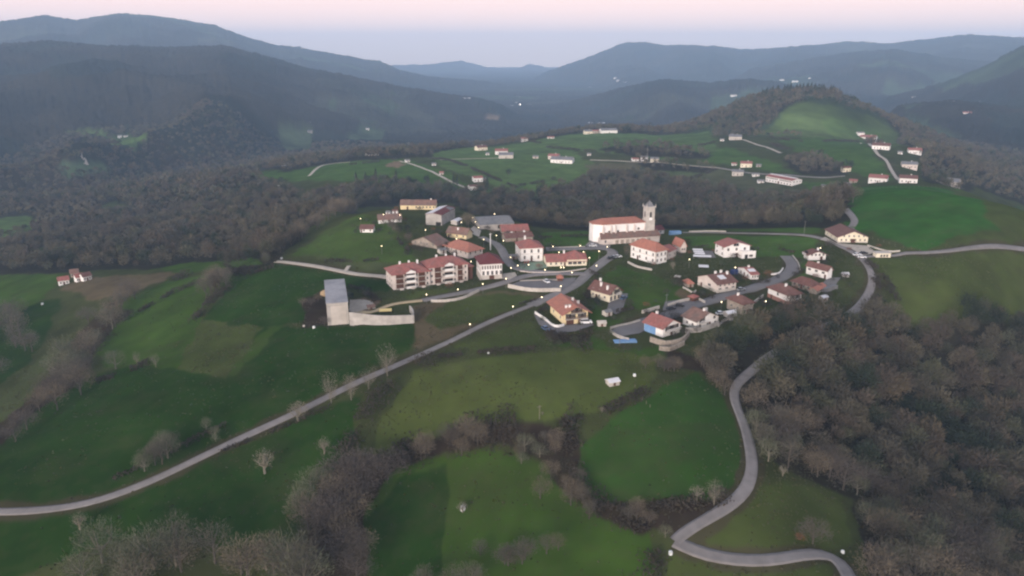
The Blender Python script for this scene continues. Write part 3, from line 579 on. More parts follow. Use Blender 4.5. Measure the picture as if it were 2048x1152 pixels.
for p in ('740 925 830 890 935 850 1080 842 1150 870 1160 960 1200 1015 1300 1060 1280 1075 1190 1030 1120 975 1100 930 1000 885 900 905 800 935 740 1000', '1180 1010 1430 1004 1500 975 1400 1044 1340 1070 1200 1040',
          '1095 668 1180 665 1180 682 1100 690', '1340 690 1440 745 1330 740'): cover(p, 'scrub')
for p, c in (('1565 222 1600 206 1650 208 1700 222 1750 236 1800 268 1795 300 1745 285 1620 276 1530 270', (.080, .118, .038)), ('1640 240 1700 236 1760 262 1780 290 1745 282 1660 268', 'farg'), ('-60 440 0 436 62 430 80 450 35 472 -60 480', 'farg'), ('175 418 228 402 262 414 205 434', (.060, .082, .034)), ('300 538 360 528 445 519 455 536 350 547', 'g2'), ('452 520 500 515 530 528 470 535', 'g6'),
             ('60 498 120 490 140 502 70 512', (.050, .070, .030)), ('330 436 380 424 400 436 350 450', (.052, .066, .034)), ('300 470 330 462 350 474 310 482', (.048, .060, .030))): cover(p, c)
# ------------------------------------------------------------------ the ground sheet
isw = (LAND.sum(-1) < .15) & (RG > 1250)
HG = H + np.where(isw, (vn(XG / 9, YG / 9, 2) * 7 + vn(XG / 4.5, YG / 4.5, 4) * 4) * np.clip((RG - 1250) / 500, 0, 1), 0)
for _ in range(2):      # ragged but not razor sharp field edges
    L2 = LAND.copy(); L2[1:-1, 1:-1] = (LAND[1:-1, 1:-1] * 2 + LAND[:-2, 1:-1] + LAND[2:, 1:-1] + LAND[1:-1, :-2] + LAND[1:-1, 2:]) / 6; LAND = L2
dry = np.clip(fbm(XG / 22, YG / 14, 4, 91) * 1.6 - .1, 0, .55)[..., None]; tuf = np.clip(fbm(XG / 2.5, YG / 2.5, 2, 95) * 1.5, 0, .5)[..., None]
mott = 1 + .20 * fbm(XG / 34, YG / 34, 4, 77)[..., None] + .20 * fbm(XG / 7, YG / 7, 3, 78)[..., None]
LAND = np.where((RG > 1250)[..., None], LAND, LAND * (1 - dry * .38 - tuf * .3) + np.array((.060, .058, .027)) * (dry * .38 + tuf * .3))
mott = np.where(far[..., None], 1 + .85 * fbm(XG / 110, YG / 110, 5, 77)[..., None], mott)
V = np.stack([XG, YG, HG], -1).reshape(-1, 3)
ii = (np.arange(NR - 1)[:, None] * NT + np.arange(NT - 1)[None]).ravel()
terr = np_mesh('terrain', V, np.stack([ii, ii + NT, ii + NT + 1, ii + 1], 1), mat('ground_cover', (.1, .1, .1), rough=.95, attr='land', var=.20, scale=.05, spec=0, bump=.15), attr=('land', (LAND * mott).reshape(-1, 3)))
terr['kind'] = 'structure'
terr.data.polygons.foreach_set('use_smooth', np.ones(len(terr.data.polygons), bool))
RUN = np.maximum.accumulate(H / RR[:, None], 0)
def seen(x, y, top, margin=0.0):
    th = np.arctan2(x, y); r = np.hypot(x, y); i = np.clip(np.searchsorted(TH, th) - 1, 0, NT - 2); j = np.clip(np.searchsorted(RR, r) - 3, 0, NR - 1)
    return (hgt(x, y) + top) / r > RUN[j, i] - margin / r
# ------------------------------------------------------------------ building kit (local frame: x along the front, y into the building, origin at the plot's centre)
def placed(f, name, label, cat, group=None):
    o = empty(name, (f['c'][0], f['c'][1], f['z']), f['rz'], label=label, cat=cat, group=group); return o
def face_frame(f, face):
    if face == 'F': return np.array([-f['w'] / 2, -f['d'] / 2]), np.array([1., 0]), np.array([0, -1.]), f['w']
    if face == 'S': return np.array([-f['w'] / 2, f['d'] / 2]), np.array([0, -1.]), np.array([-1., 0]), f['d']
    if face == 'B': return np.array([f['w'] / 2, f['d'] / 2]), np.array([-1., 0]), np.array([0, 1.]), f['w']
    return np.array([f['w'] / 2, -f['d'] / 2]), np.array([0, 1.]), np.array([1., 0]), f['d']
def fbox(mb, f, face, u0, u1, z0, z1, o0, o1):
    """a box on a face: u in metres along it, o = distance outwards"""
    p, t, n, _ = face_frame(f, face); q = [p + t * u0 + n * o0, p + t * u1 + n * o0, p + t * u1 + n * o1, p + t * u0 + n * o1]
    V = [(*a, z0) for a in q] + [(*a, z1) for a in q]
    a = q[1] - q[0]; b = q[3] - q[0]
    Fc = [(0, 3, 2, 1), (4, 5, 6, 7), (0, 1, 5, 4), (1, 2, 6, 5), (2, 3, 7, 6), (3, 0, 4, 7)]
    if a[0] * b[1] - a[1] * b[0] < 0: Fc = [x[::-1] for x in Fc]
    mb.add(V, Fc)
WCACHE = {}
def window(f, face, u, z, w, h, root, frame='frame', glass='glass'):
    p, t, n, _ = face_frame(f, face); c = p + t * u; key = (round(w, 2), round(h, 2), frame)
    if key not in WCACHE:
        a = MB(); s = .10
        a.box(-w / 2 - s, w / 2 + s, -.07, .03, -s, 0); a.box(-w / 2 - s, w / 2 + s, -.07, .03, h, h + s)
        a.box(-w / 2 - s, -w / 2, -.07, .03, 0, h); a.box(w / 2, w / 2 + s, -.07, .03, 0, h); a.box(-.04, .04, -.065, .03, 0, h)
        g = MB().box(-w / 2, w / 2, -.035, .025, 0, h); WCACHE[key] = (a, g)
        o = a.build('window', M[frame]); p_ = g.build('pane', M[glass], o); WCACHE[key] = (o.data, p_.data)
    else:
        o = bpy.data.objects.new('window', WCACHE[key][0]); COL.objects.link(o); p_ = bpy.data.objects.new('pane', WCACHE[key][1]); COL.objects.link(p_); p_.parent = o
    o.parent = root; o.location = (c[0], c[1], z); o.rotation_euler = (0, 0, math.atan2(n[1], n[0]) + pi / 2)
    return o
def roof_mb(w, d, h, kind, rise, over, th=.22):
    """roof shell and the gable triangles under it; w,d wall size, h eave height"""
    W, D = w / 2 + over, d / 2 + over; mb = MB(); gab = None
    if kind in ('gw', 'gd', 'gd2', 'gs'):
        along = kind == 'gw'
        if kind == 'gd2': along = w > d
        half = (d if along else w) / 2; k = rise / half; lo = h - k * over
        c = [(-(W if along else D), 0), ((W if along else D), 0)]
        def P(u, v, z): return (u, v, z) if along else (-v, u, z)
        U = c[1][0]; Vv = half + over
        mb.add([P(-U, -Vv, lo), P(U, -Vv, lo), P(U, 0, h + rise), P(-U, 0, h + rise), P(U, Vv, lo), P(-U, Vv, lo),
                P(-U, -Vv, lo - th), P(U, -Vv, lo - th), P(U, 0, h + rise - th), P(-U, 0, h + rise - th), P(U, Vv, lo - th), P(-U, Vv, lo - th)],
               [(0, 1, 2, 3), (3, 2, 4, 5), (7, 6, 9, 8), (8, 9, 11, 10), (0, 6, 7, 1), (4, 10, 11, 5), (1, 7, 8, 2), (2, 8, 10, 4), (3, 9, 6, 0), (5, 11, 9, 3)])
        e = (w if along else d) / 2; gab = ([P(s * e, -half, h), P(s * e, half, h), P(s * e, 0, h + rise - th)] for s in (-1, 1)); gab = list(gab)
    elif kind == 'hip':
        r = min(W, D) ; k = rise / (min(w, d) / 2); lo = h - k * over * .6; top = h + rise; a, b = max(W - r, .3), max(D - r, .3)
        mb.add([(-W, -D, lo), (W, -D, lo), (W, D, lo), (-W, D, lo), (-a, -b, top), (a, -b, top), (a, b, top), (-a, b, top),
                (-W, -D, lo - th), (W, -D, lo - th), (W, D, lo - th), (-W, D, lo - th)],
               [(0, 1, 5, 4), (1, 2, 6, 5), (2, 3, 7, 6), (3, 0, 4, 7), (4, 5, 6, 7), (11, 10, 9, 8), (0, 8, 9, 1), (1, 9, 10, 2), (2, 10, 11, 3), (3, 11, 8, 0)])
    else:
        mb.box(-W, W, -D, D, h, h + .3)
    return mb, gab
def house(f, name, label, cat, h, roof, rise, over, wall, rm, wins=(), chim=(), doors=(), balc=(), garage=(), base=None, band=None, raised=None, ext=None,
          quoins=0, panel=0, sheet=0, bluew=0, group=None, deep=3.0, **kw):
    root = placed(f, name, label, cat, group); w, d = f['w'], f['d']
    rmb, gab = roof_mb(w, d, h, roof, rise, over)
    mb = MB().box(-w / 2, w / 2, -d / 2, d / 2, (base[1] if base else -deep), h - .02)
    if gab:
        for g in gab:
            o_ = np.mean(g, 0) * [1, 1, 0]; o_ = o_ / (np.linalg.norm(o_) + 1e-9) * .25
            V = [tuple(np.array(p) ) for p in g] + [tuple(np.array(p) - o_) for p in g]
            n = len(mb.V); mb.add(V, [(0, 1, 2), (5, 4, 3), (0, 3, 4, 1), (1, 4, 5, 2), (2, 5, 3, 0)])
    mb.build('wall', M[wall], root)
    ro = rmb.build('roof', M[rm], root)
    if base: MB().box(-w / 2 - .06, w / 2 + .06, -d / 2 - .06, d / 2 + .06, -deep, base[1]).build('base_wall', M[base[0]], root)
    if band: MB().box(-w / 2 - .05, w / 2 + .05, -d / 2 - .05, d / 2 + .05, band[1], band[2] - .1).build('upper_wall', M[band[0]], root)
    for fc, u0, u1, n, zs, ww, wh in wins:
        L = face_frame(f, fc)[3]
        for z in zs:
            for i in range(n):
                u = (u0 + u1) / 2 if n == 1 else u0 + (u1 - u0) * i / (n - 1)
                if z + wh < h + rise * .9: window(f, fc, u * L, z, ww, wh, root)
    for fc, u, dw, dh in doors:
        L = face_frame(f, fc)[3]; m_ = MB(); fbox(m_, f, fc, u * L - dw / 2, u * L + dw / 2, 0, dh, 0, .09); m_.build('door', M['wood'], root)
    for fc, u in garage:
        L = face_frame(f, fc)[3]; m_ = MB(); fbox(m_, f, fc, u * L - 1.7, u * L + 1.7, 0, 2.1, 0, .08); m_.build('garage_door', M['wood'] if wall != 'conc' else M['dark'], root)
    for cx, cy, ch in chim:
        x, y = cx * w, cy * d; al = (roof == 'gw') or (roof == 'gd2' and w > d)
        zr = h + rise * (1 - (abs(cy) if al else abs(cx)) * 2) if roof[0] == 'g' else h + rise * min(1, (1 - max(abs(cx), abs(cy)) * 2) * 1.8)
        c_ = MB().box(x - .4, x + .4, y - .4, y + .4, zr - .8, zr + ch).build('chimney', M['white'], ro); MB().box(x - .5, x + .5, y - .5, y + .5, zr + ch + .002, zr + ch + .14).build('chimney_cap', M['pale'], ro)
    for fc, u0, u1, z in balc:
        L = face_frame(f, fc)[3]; m_ = MB(); fbox(m_, f, fc, u0 * L, u1 * L, z - .2, z, 0, 1.3); b_ = m_.build('balcony', M['pale'], root)
        r_ = MB(); fbox(r_, f, fc, u0 * L, u1 * L, z + .85, z + 1.0, 1.18, 1.28)
        n = max(2, int((u1 - u0) * L / .45))
        for i in range(n + 1):
            u = u0 * L + (u1 - u0) * L * i / n; fbox(r_, f, fc, u - .05, u + .05, z, z + .85, 1.2, 1.26)
        r_.build('railing', M['wood'] if wall == 'yellow' else M['rail'], b_)
        m_ = MB(); fbox(m_, f, fc, u0 * L + .4, u1 * L - .4, z + .02, z + 2.0, -.01, .035); m_.build('balcony_doors', M['dark'], root)
    if quoins:
        for sx in (-1, 1):
            for sy in (-1, 1):
                m_ = MB()
                for k in range(int(h / .5)):
                    a = .32 if k % 2 else .5; x, y = sx * w / 2, sy * d / 2
                    m_.box(min(x + sx * .04, x - sx * a), max(x + sx * .04, x - sx * a), min(y + sy * .04, y - sy * (.82 - a)), max(y + sy * .04, y - sy * (.82 - a)), k * .5, k * .5 + .46)
                m_.build('corner_stones', M['pale'], root)
        m_ = MB()
        for fc in 'FS': fbox(m_, f, fc, 0.1, face_frame(f, fc)[3] - .1, h * .52, h * .52 + .2, 0, .05)
        m_.build('string_course', M['pale'], root)
    if raised:
        fc, u0, u1, up = raised; f2 = dict(f); f2['w'] = w * (u1 - u0); x0 = -w / 2 + w * (u0 + u1) / 2
        MB().box(x0 - f2['w'] / 2, x0 + f2['w'] / 2, -d / 2 - .35, d / 2 + .35, -deep, h + up).build('hall_wall', M[wall], root)
        m2, _ = roof_mb(f2['w'], d + .7, h + up, 'hip', 3.0, over); 
        for i, v in enumerate(m2.V): m2.V[i] = (v[0] + x0, v[1], v[2])
        m2.build('hall_roof', M[rm], root)
        for u in (.58, .70, .82): 
            o_ = window(f, 'F', u * w, .9, 1.9, 1.6, root); o_.location.y -= .36
        o_ = window(f, 'F', .93 * w, 1.1, .6, 1.2, root); o_.location.y -= .36
    if ext:
        fc, u0, u1, dep, eh = ext; m_ = MB(); L = face_frame(f, fc)[3]; fbox(m_, f, fc, u0 * L, u1 * L, -deep, eh, 0, dep); x_ = m_.build('terrace_block', M[wall], root)
        m_ = MB(); fbox(m_, f, fc, u0 * L, u1 * L, eh, eh + .8, dep - .15, dep); fbox(m_, f, fc, u0 * L, u0 * L + .15, eh, eh + .8, 0, dep - .15); m_.build('parapet', M[wall], x_)
        f3 = dict(f); f3['d'] = f['d'] + 2 * dep
        window(f3, fc, (u0 * .35 + u1 * .65) * L, .9, 2.0, 1.1, root); m_ = MB(); fbox(m_, f, fc, (u0 * .7 + u1 * .3) * L - .9, (u0 * .7 + u1 * .3) * L + .9, 0, 2.2, dep, dep + .05); m_.build('garage_door', M['dark'], root)
    if panel:
        al = roof == 'gw' or (roof == 'gd2' and w > d); k = rise / ((d if al else w) / 2); y0, y1 = (.12, .42) ; m_ = MB(); hw = 1.8
        if al:
            za = h + rise - k * y0 * d / 2 * 2 * .5 - .0; ya, yb = -d / 2 * .25, -d / 2 * .65; za, zb = h + rise + k * ya, h + rise + k * yb
            m_.add([(-hw, yb, zb + .05), (hw, yb, zb + .05), (hw, ya, za + .05), (-hw, ya, za + .05), (-hw, yb, zb + .2), (hw, yb, zb + .2), (hw, ya, za + .2), (-hw, ya, za + .2)], [(3, 2, 1, 0), (4, 5, 6, 7), (0, 1, 5, 4), (1, 2, 6, 5), (2, 3, 7, 6), (3, 0, 4, 7)])
            m_.build('solar_panel', M['whsheet'], ro)
    if sheet:   # the white half of the barn roof, laid just above the maroon sheets
        k = rise / (d / 2); D = d / 2 + over - .1; m_ = MB(); e = w / 2 + over - .05
        m_.add([(-e, 0.1, h + rise - k * .1 + .03), (-e, D, h + rise - k * D + .03), (e, D, h + rise - k * D + .03), (e, .1, h + rise - k * .1 + .03),
                (-e, 0.1, h + rise - k * .1 + .12), (-e, D, h + rise - k * D + .12), (e, D, h + rise - k * D + .12), (e, .1, h + rise - k * .1 + .12)], [(0, 1, 2, 3), (7, 6, 5, 4), (4, 5, 1, 0), (5, 6, 2, 1), (6, 7, 3, 2), (7, 4, 0, 3)])
        m_.build('white_roof_sheets', M['whsheet'], ro)
        m_ = MB(); y0, y1, x0, x1 = -d * .12, -d / 2 - over + .1, w * .12, w * .42
        m_.add([(x0, y1, h + rise + k * y1 + .03), (x1, y1, h + rise + k * y1 + .03), (x1, y0, h + rise + k * y0 + .03), (x0 + 3, y0, h + rise + k * y0 + .03)] + [(x0, y1, h + rise + k * y1 + .1), (x1, y1, h + rise + k * y1 + .1), (x1, y0, h + rise + k * y0 + .1), (x0 + 3, y0, h + rise + k * y0 + .1)],
               [(3, 2, 1, 0), (4, 5, 6, 7), (0, 1, 5, 4), (1, 2, 6, 5), (2, 3, 7, 6), (3, 0, 4, 7)]); m_.build('grey_roof_patch', M['slate'], ro)
    if bluew:
        m_ = MB(); fbox(m_, f, 'S', .15, d * .62, -1, h - .3, .0, .06); m_.build('painted_side_wall', M['blue'], root)
    return root
# adjust barn and others whose white slope faces the viewer's left
for b in BL:
    f = b['f']; kw = {k: v for k, v in b.items() if k not in ('k', 'n', 'c', 'l', 'A', 'B', 'L', 'depth', 'e', 'f', 'over')}
    if b['k'] == 'white roofed barn': f['w'] = min(f['w'], 24)
    house(f, b['n'], b['l'], b['c'], f['h'], over=b.get('over', .5), **kw); MARKS.append((b['k'], f['c']))
# the church
def church():
    f = CH; h = hpx(f, (1199, 490), 451) * .93; root = placed(f, 'church', 'long pale church with red roof, leaning side aisle and stone bell tower', 'church')
    MARKS.append(('church', f['c'])); w, d = f['w'], f['d']; x0, x1 = -w / 2, w / 2
    y0 = -d / 2 + 4.5; y1 = d / 2; ch = 3.2
    P = [(x0 + ch, y0), (x1, y0), (x1, y1), (x0 + ch, y1), (x0 - 1.2, y1 - ch), (x0 - 1.2, y0 + ch)]
    MB().prism(P, -4, h).build('nave_wall', M['white'], root)
    m = MB(); o = .5; zr = h + 2.6; ym = (y0 + y1) / 2
    E = [(x0 + ch, y0 - o), (x1 + .2, y0 - o), (x1 + .2, y1 + o), (x0 + ch, y1 + o), (x0 - 1.2 - o, y1 - ch), (x0 - 1.2 - o, y0 + ch)]
    V = [(x, y, h + .01) for x, y in E] + [(x, y, h + .3) for x, y in E] + [(x0 + 5.5, ym, zr), (x1 - 4, ym, zr)]
    m.add(V, [(5, 4, 3, 2, 1, 0)] + [(i, (i + 1) % 6, 6 + (i + 1) % 6, 6 + i) for i in range(6)] + [(6, 7, 13, 12), (7, 8, 13), (8, 9, 12, 13), (9, 10, 12), (10, 11, 12), (11, 6, 12)])
    m.build('nave_roof', M['orange'], root)
    for fx, wd_ in ((.02, .9), (.20, .8), (.30, .6), (.56, .8), (.74, 1.0), (.98, .5)):
        x = x0 + ch + (w - ch) * fx; b = MB(); b.add([(x - wd_ / 2, y0 - .9, 0), (x + wd_ / 2, y0 - .9, 0), (x + wd_ / 2, y0 + .2, 0), (x - wd_ / 2, y0 + .2, 0), (x - wd_ / 2, y0 - .9, h - 1.6), (x + wd_ / 2, y0 - .9, h - 1.6), (x + wd_ / 2, y0 + .2, h - .3), (x - wd_ / 2, y0 + .2, h - .3)],
                  [(3, 2, 1, 0), (4, 5, 6, 7), (0, 1, 5, 4), (1, 2, 6, 5), (2, 3, 7, 6), (3, 0, 4, 7)]); b.build('buttress', M['offw'], root)
    f2 = dict(f); f2['d'] = d - 9
    for fx in (.25, .43, .62):
        o_ = window(f2, 'F', w * fx, h * .40, 1.15, 2.7, root)
    r_ = MB(); xx = x0 + w * .855; n = 14
    V = [(xx + .95 * cos(2 * pi * i / n), y0 - .08, h * .68 + .95 * sin(2 * pi * i / n)) for i in range(n)] + [(xx + .6 * cos(2 * pi * i / n), y0 - .08, h * .68 + .6 * sin(2 * pi * i / n)) for i in range(n)]
    V += [(a, b + .1, c) for a, b, c in V]; r_.add(V, [(i, (i + 1) % n, n + (i + 1) % n, n + i) for i in range(n)] + [((i + 1) % n, i, 2 * n + i, 2 * n + (i + 1) % n) for i in range(n)])
    ro = r_.build('round_window', M['pale'], root); MB().add([(xx + .6 * cos(2 * pi * i / n), y0 - .04, h * .68 + .6 * sin(2 * pi * i / n)) for i in range(n)], [tuple(range(n))]).build('pane', M['glass'], ro)
    # leaning aisle along the front
    ah = 3.4; a0 = x0 + .8; a1 = x1 + 7.5; ya = -d / 2
    MB().box(a0, a0 + 6.5, ya, y0, -4, ah).box(a0 + 6.5, a1, ya + .35, y0, -4, ah - .05).build('aisle_wall', M['offw'], root)
    m = MB(); m.add([(a0 - .5, ya - .5, ah - .1), (a1 + .3, ya - .5, ah - .1), (a1 + .3, y0 + .02, ah + 2.5), (a0 + .8, y0 + .02, ah + 2.5), (a0 - .5, ya - .5, ah + .12), (a1 + .3, ya - .5, ah + .12), (a1 + .3, y0 + .02, ah + 2.7), (a0 + .8, y0 + .02, ah + 2.7)],
                    [(3, 2, 1, 0), (4, 5, 6, 7), (0, 1, 5, 4), (1, 2, 6, 5), (2, 3, 7, 6), (3, 0, 4, 7)]); m.build('aisle_roof', M['oldtile'], root)
    m = MB()
    for k in range(7): xk = a0 + 9 + k * 3.3; m.box(xk, xk + 2.0, ya + .25, ya + .345, .1, 2.3)
    m.build('aisle_arches', M['stone'], root)
    o_ = window(f, 'F', 3.6, 1.2, .9, 1.4, root)
    # tower
    t = 5.4; tx0, tx1 = x1 + .1, x1 + .1 + t; ty0 = y0 - .6; ty1 = ty0 + t; th = hpx(f, (1199, 490), 451) + (451 - 425) / F * 455 * 1.02
    tw = MB().box(tx0, tx1, ty0, ty1, -4, th * .60).box(tx0 + .2, tx1 - .2, ty0 + .2, ty1 - .2, th * .60, th).build('bell_tower', M['pale'], root)
    MB().box(tx0 - .2, tx1 + .2, ty0 - .2, ty1 + .2, th * .60 + .002, th * .60 + .35).box(tx0 - .3, tx1 + .3, ty0 - .3, ty1 + .3, th + .002, th + .5).build('tower_cornice', M['pale'], tw)
    cx, cy = (tx0 + tx1) / 2, (ty0 + ty1) / 2; r = t / 2 - .5
    MB().add([(cx - r, cy - r, th + .5), (cx + r, cy - r, th + .5), (cx + r, cy + r, th + .5), (cx - r, cy + r, th + .5), (cx - r * .45, cy - r * .45, th + 2.4), (cx + r * .45, cy - r * .45, th + 2.4), (cx + r * .45, cy + r * .45, th + 2.4), (cx - r * .45, cy + r * .45, th + 2.4), (cx, cy, th + 4.0)],
             [(3, 2, 1, 0), (0, 1, 5, 4), (1, 2, 6, 5), (2, 3, 7, 6), (3, 0, 4, 7), (4, 5, 8), (5, 6, 8), (6, 7, 8), (7, 4, 8)]).build('spire', M['slate'], tw)
    for sx in (-1, 1):
        for sy in (-1, 1):
            x, y = cx + sx * (t / 2), cy + sy * (t / 2); MB().cone(x, y, th + .5, th + 1.1, .3, .3, 6).cone(x, y, th + 1.1, th + 2.1, .3, .04, 6).build('pinnacle', M['pale'], tw)
    for fx, ax in ((cx, 'F'), (cx, 'S')):
        for (dx, dy, px_, py_) in (((.55, .06, cx, ty0 + .17),) if ax == 'F' else ((.06, .55, tx0 + .17, cy),)):
            MB().box(px_ - dx, px_ + dx, py_ - dy, py_ + dy, th * .70, th * .84).box(px_ - dx * .7, px_ + dx * .7, py_ - dy * .9, py_ + dy * .9, th * .84, th * .87).build('belfry_opening', M['dark'], tw)
    V = [(cx + 1.0 * cos(2 * pi * i / 16), ty0 - .06 + k, th * .655 + 1.0 * sin(2 * pi * i / 16)) for k in (0, .2) for i in range(16)]
    MB().add(V, [tuple(range(16)), tuple(range(31, 15, -1))] + [(i, 16 + i, 16 + (i + 1) % 16, (i + 1) % 16) for i in range(16)]).build('clock_face', M['white'], tw)
church()
# the apartment block: two stepped wings, loggias and white balcony fronts
def flats():
    f = AP; root = placed(f, 'apartment_block', 'long three storey cream apartment block with red roofs and white balconies', 'apartment block'); MARKS.append(('apartment block', f['c']))
    w, d = f['w'], f['d']; h = hpx(f, (787, 580), 548.5)
    wings = [(-w / 2, -w * .02, 0.0, 0.0, h), (w * -.02, w / 2, .9, 1.4, h + 1.3)]
    for k, (xa, xb, yo, zo, hh) in enumerate(wings):
        ff = dict(f); ff['w'] = xb - xa; xc = (xa + xb) / 2; W = xb - xa
        wl = MB().box(xa, xb - (.01 if k == 0 else 0), -d / 2 + yo, d / 2, -4, hh).build('wing_wall', M['cream' if k == 9 else 'offw'], root)
        m, _ = roof_mb(W, d - yo, hh, 'hip' if k == 0 else 'hip', 3.1, .9)
        for i, v in enumerate(m.V): m.V[i] = (v[0] + xc, v[1] + yo / 2, v[2] + .02)
        rf = m.build('roof', M['tile'], root); fl = hh / 3.0; yf = -d / 2 + yo
        for j, (u, cw) in enumerate(((.18, .20), (.78, .18)) if k == 0 else ((.22, .16), (.80, .13))):   # timber loggias
            x = xa + W * u
            MB().box(x - W * cw / 2, x + W * cw / 2, yf - .04, yf + .3, .5, hh - .25).build('loggia', M['wood'], root)
            for s in range(3):
                z = fl * s + .35; b = MB().box(x - W * cw / 2 - .1, x + W * cw / 2 + .1, yf - 1.15, yf - .04, z - .18, z).build('balcony', M['pale'], root)
                r = MB(); n = 6
                for i in range(n + 1): xx = x - W * cw / 2 + W * cw * i / n; r.box(xx - .06, xx + .06, yf - 1.12, yf - 1.05, z, z + .85)
                r.box(x - W * cw / 2, x + W * cw / 2, yf - 1.14, yf - 1.03, z + .85, z + .95); r.build('railing', M['wood'], b)
        u, cw = (.47, .26) if k == 0 else (.50, .24); x = xa + W * u     # white balcony tower with its small gable
        for s in range(3):
            z = fl * s + .55 + (.0 if s else -.3)
            MB().box(x - W * cw / 2, x + W * cw / 2, yf - 1.4, yf - .01, z - .15, z + .0).box(x - W * cw / 2, x + W * cw / 2, yf - 1.42, yf - 1.28, z + .002, z + 1.0).build('balcony', M['white'], root)
            MB().box(x - W * cw / 2 + .2, x + W * cw / 2 - .2, yf - .05, yf + .2, z + .01, z + 2.0).build('balcony_doors', M['dark'], root)
        zt = hh + .25; g = MB(); cw2 = W * cw / 2
        g.add([(x - cw2, yf - 1.35, hh - .2), (x + cw2, yf - 1.35, hh - .2), (x + cw2, yf - 1.35, zt + .2), (x, yf - 1.35, zt + 1.3), (x - cw2, yf - 1.35, zt + .2), (x - cw2, yf - 1.15, hh - .2), (x + cw2, yf - 1.15, hh - .2), (x + cw2, yf - 1.15, zt + .2), (x, yf - 1.15, zt + 1.3), (x - cw2, yf - 1.15, zt + .2)],
              [(0, 1, 2, 3, 4), (9, 8, 7, 6, 5), (0, 5, 6, 1), (1, 6, 7, 2), (2, 7, 8, 3), (3, 8, 9, 4), (4, 9, 5, 0)]); g.build('dormer_gable', M['white'], root)
        q = MB(); q.add([(x - cw2 - .3, yf - 1.6, zt + .1), (x, yf - 1.6, zt + 1.45), (x, yf + 4.5, zt + 1.45), (x - cw2 - .3, yf + 4.5, zt + .1), (x + cw2 + .3, yf - 1.6, zt + .1), (x + cw2 + .3, yf + 4.5, zt + .1)], [(0, 1, 2, 3), (1, 4, 5, 2)]); q.build('dormer_roof', M['tile'], root)
        for s in range(3):
            for uu in ((.33, .64, .93) if k == 0 else (.06, .36, .66, .94)):
                if s * fl + .9 + 1.2 < hh: 
                    o_ = window(ff, 'F', uu * W, s * fl + .9, .8, 1.15, root); o_.location = (xa + uu * W, yf, s * fl + .9)
        for uu in (.3, .55, .78): 
            cx_ = xa + W * uu; MB().box(cx_ - .4, cx_ + .4, .3 + yo / 2, 1.1 + yo / 2, hh + 2.0, hh + 4.0).build('chimney', M['white'], rf)
        for uu in (.2, .5, .8):
            MB().box(xa + W * uu - 1.0, xa + W * uu + 1.0, yf - 2.0, yf - 1.85, -1.2, 1.0).build('garden_screen', M['offw'], root)
    for v in (.2, .5, .8):
        for s in range(3): window(f, 'S', v * d, s * h / 3 + .9, .8, 1.1, root)
    MB().box(w / 2, w / 2 + 3.2, -d / 2 + 2.5, d / 2 - 3, -2, 6.6).build('stair_wing', M['wood'], root)
    MB().box(w / 2 + .0, w / 2 + 3.8, -d / 2 + 2.0, d / 2 - 2.5, 6.602, 6.9).build('stair_roof', M['tile'], root)
flats()
# the ball court on the left: tall flat roofed box, long pale wall
def court():
    f = FR; root = placed(f, 'ball_court', 'tall blank concrete ball court with grey flat roof and a long low side wall', 'ball court'); MARKS.append(('ball court', f['c']))
    w, d = f['w'], f['d']; h = hpx(f, (656, 651), 607.5)
    MB().box(-w / 2, w / 2, -d / 2, d / 2, -5, h).build('wall', M['conc'], root)
    rf = MB().box(-w / 2 - .25, w / 2 + .25, -d / 2 - .2, d / 2 + .2, h + .002, h + .35).build('roof', M['slate'], root); rf.data.materials[0] = mat('pale_roof_felt', (.36, .35, .36), var=.12, alt=(.25, .25, .26), altfac=.8, altscale=.12)
    m = MB()
    for x in (-w / 2 - .02, w / 2 - .33): m.box(x, x + .35, -d / 2 - .12, -d / 2, -4, h)
    for z in (h * .93,): m.box(-w / 2 + .33, w / 2 - .35, -d / 2 - .08, -d / 2, z, z + .3)
    m.build('pilaster', M['pale'], root)
    MB().box(-w * .32, w * .42, -d / 2 - .05, -d / 2 - .001, .0, h * .88).build('pale_render_panel', mat('pale_court_render', (.52, .47, .42), var=.12, alt=(.40, .36, .31), altfac=.6, altscale=.15), root)
    return root
court()
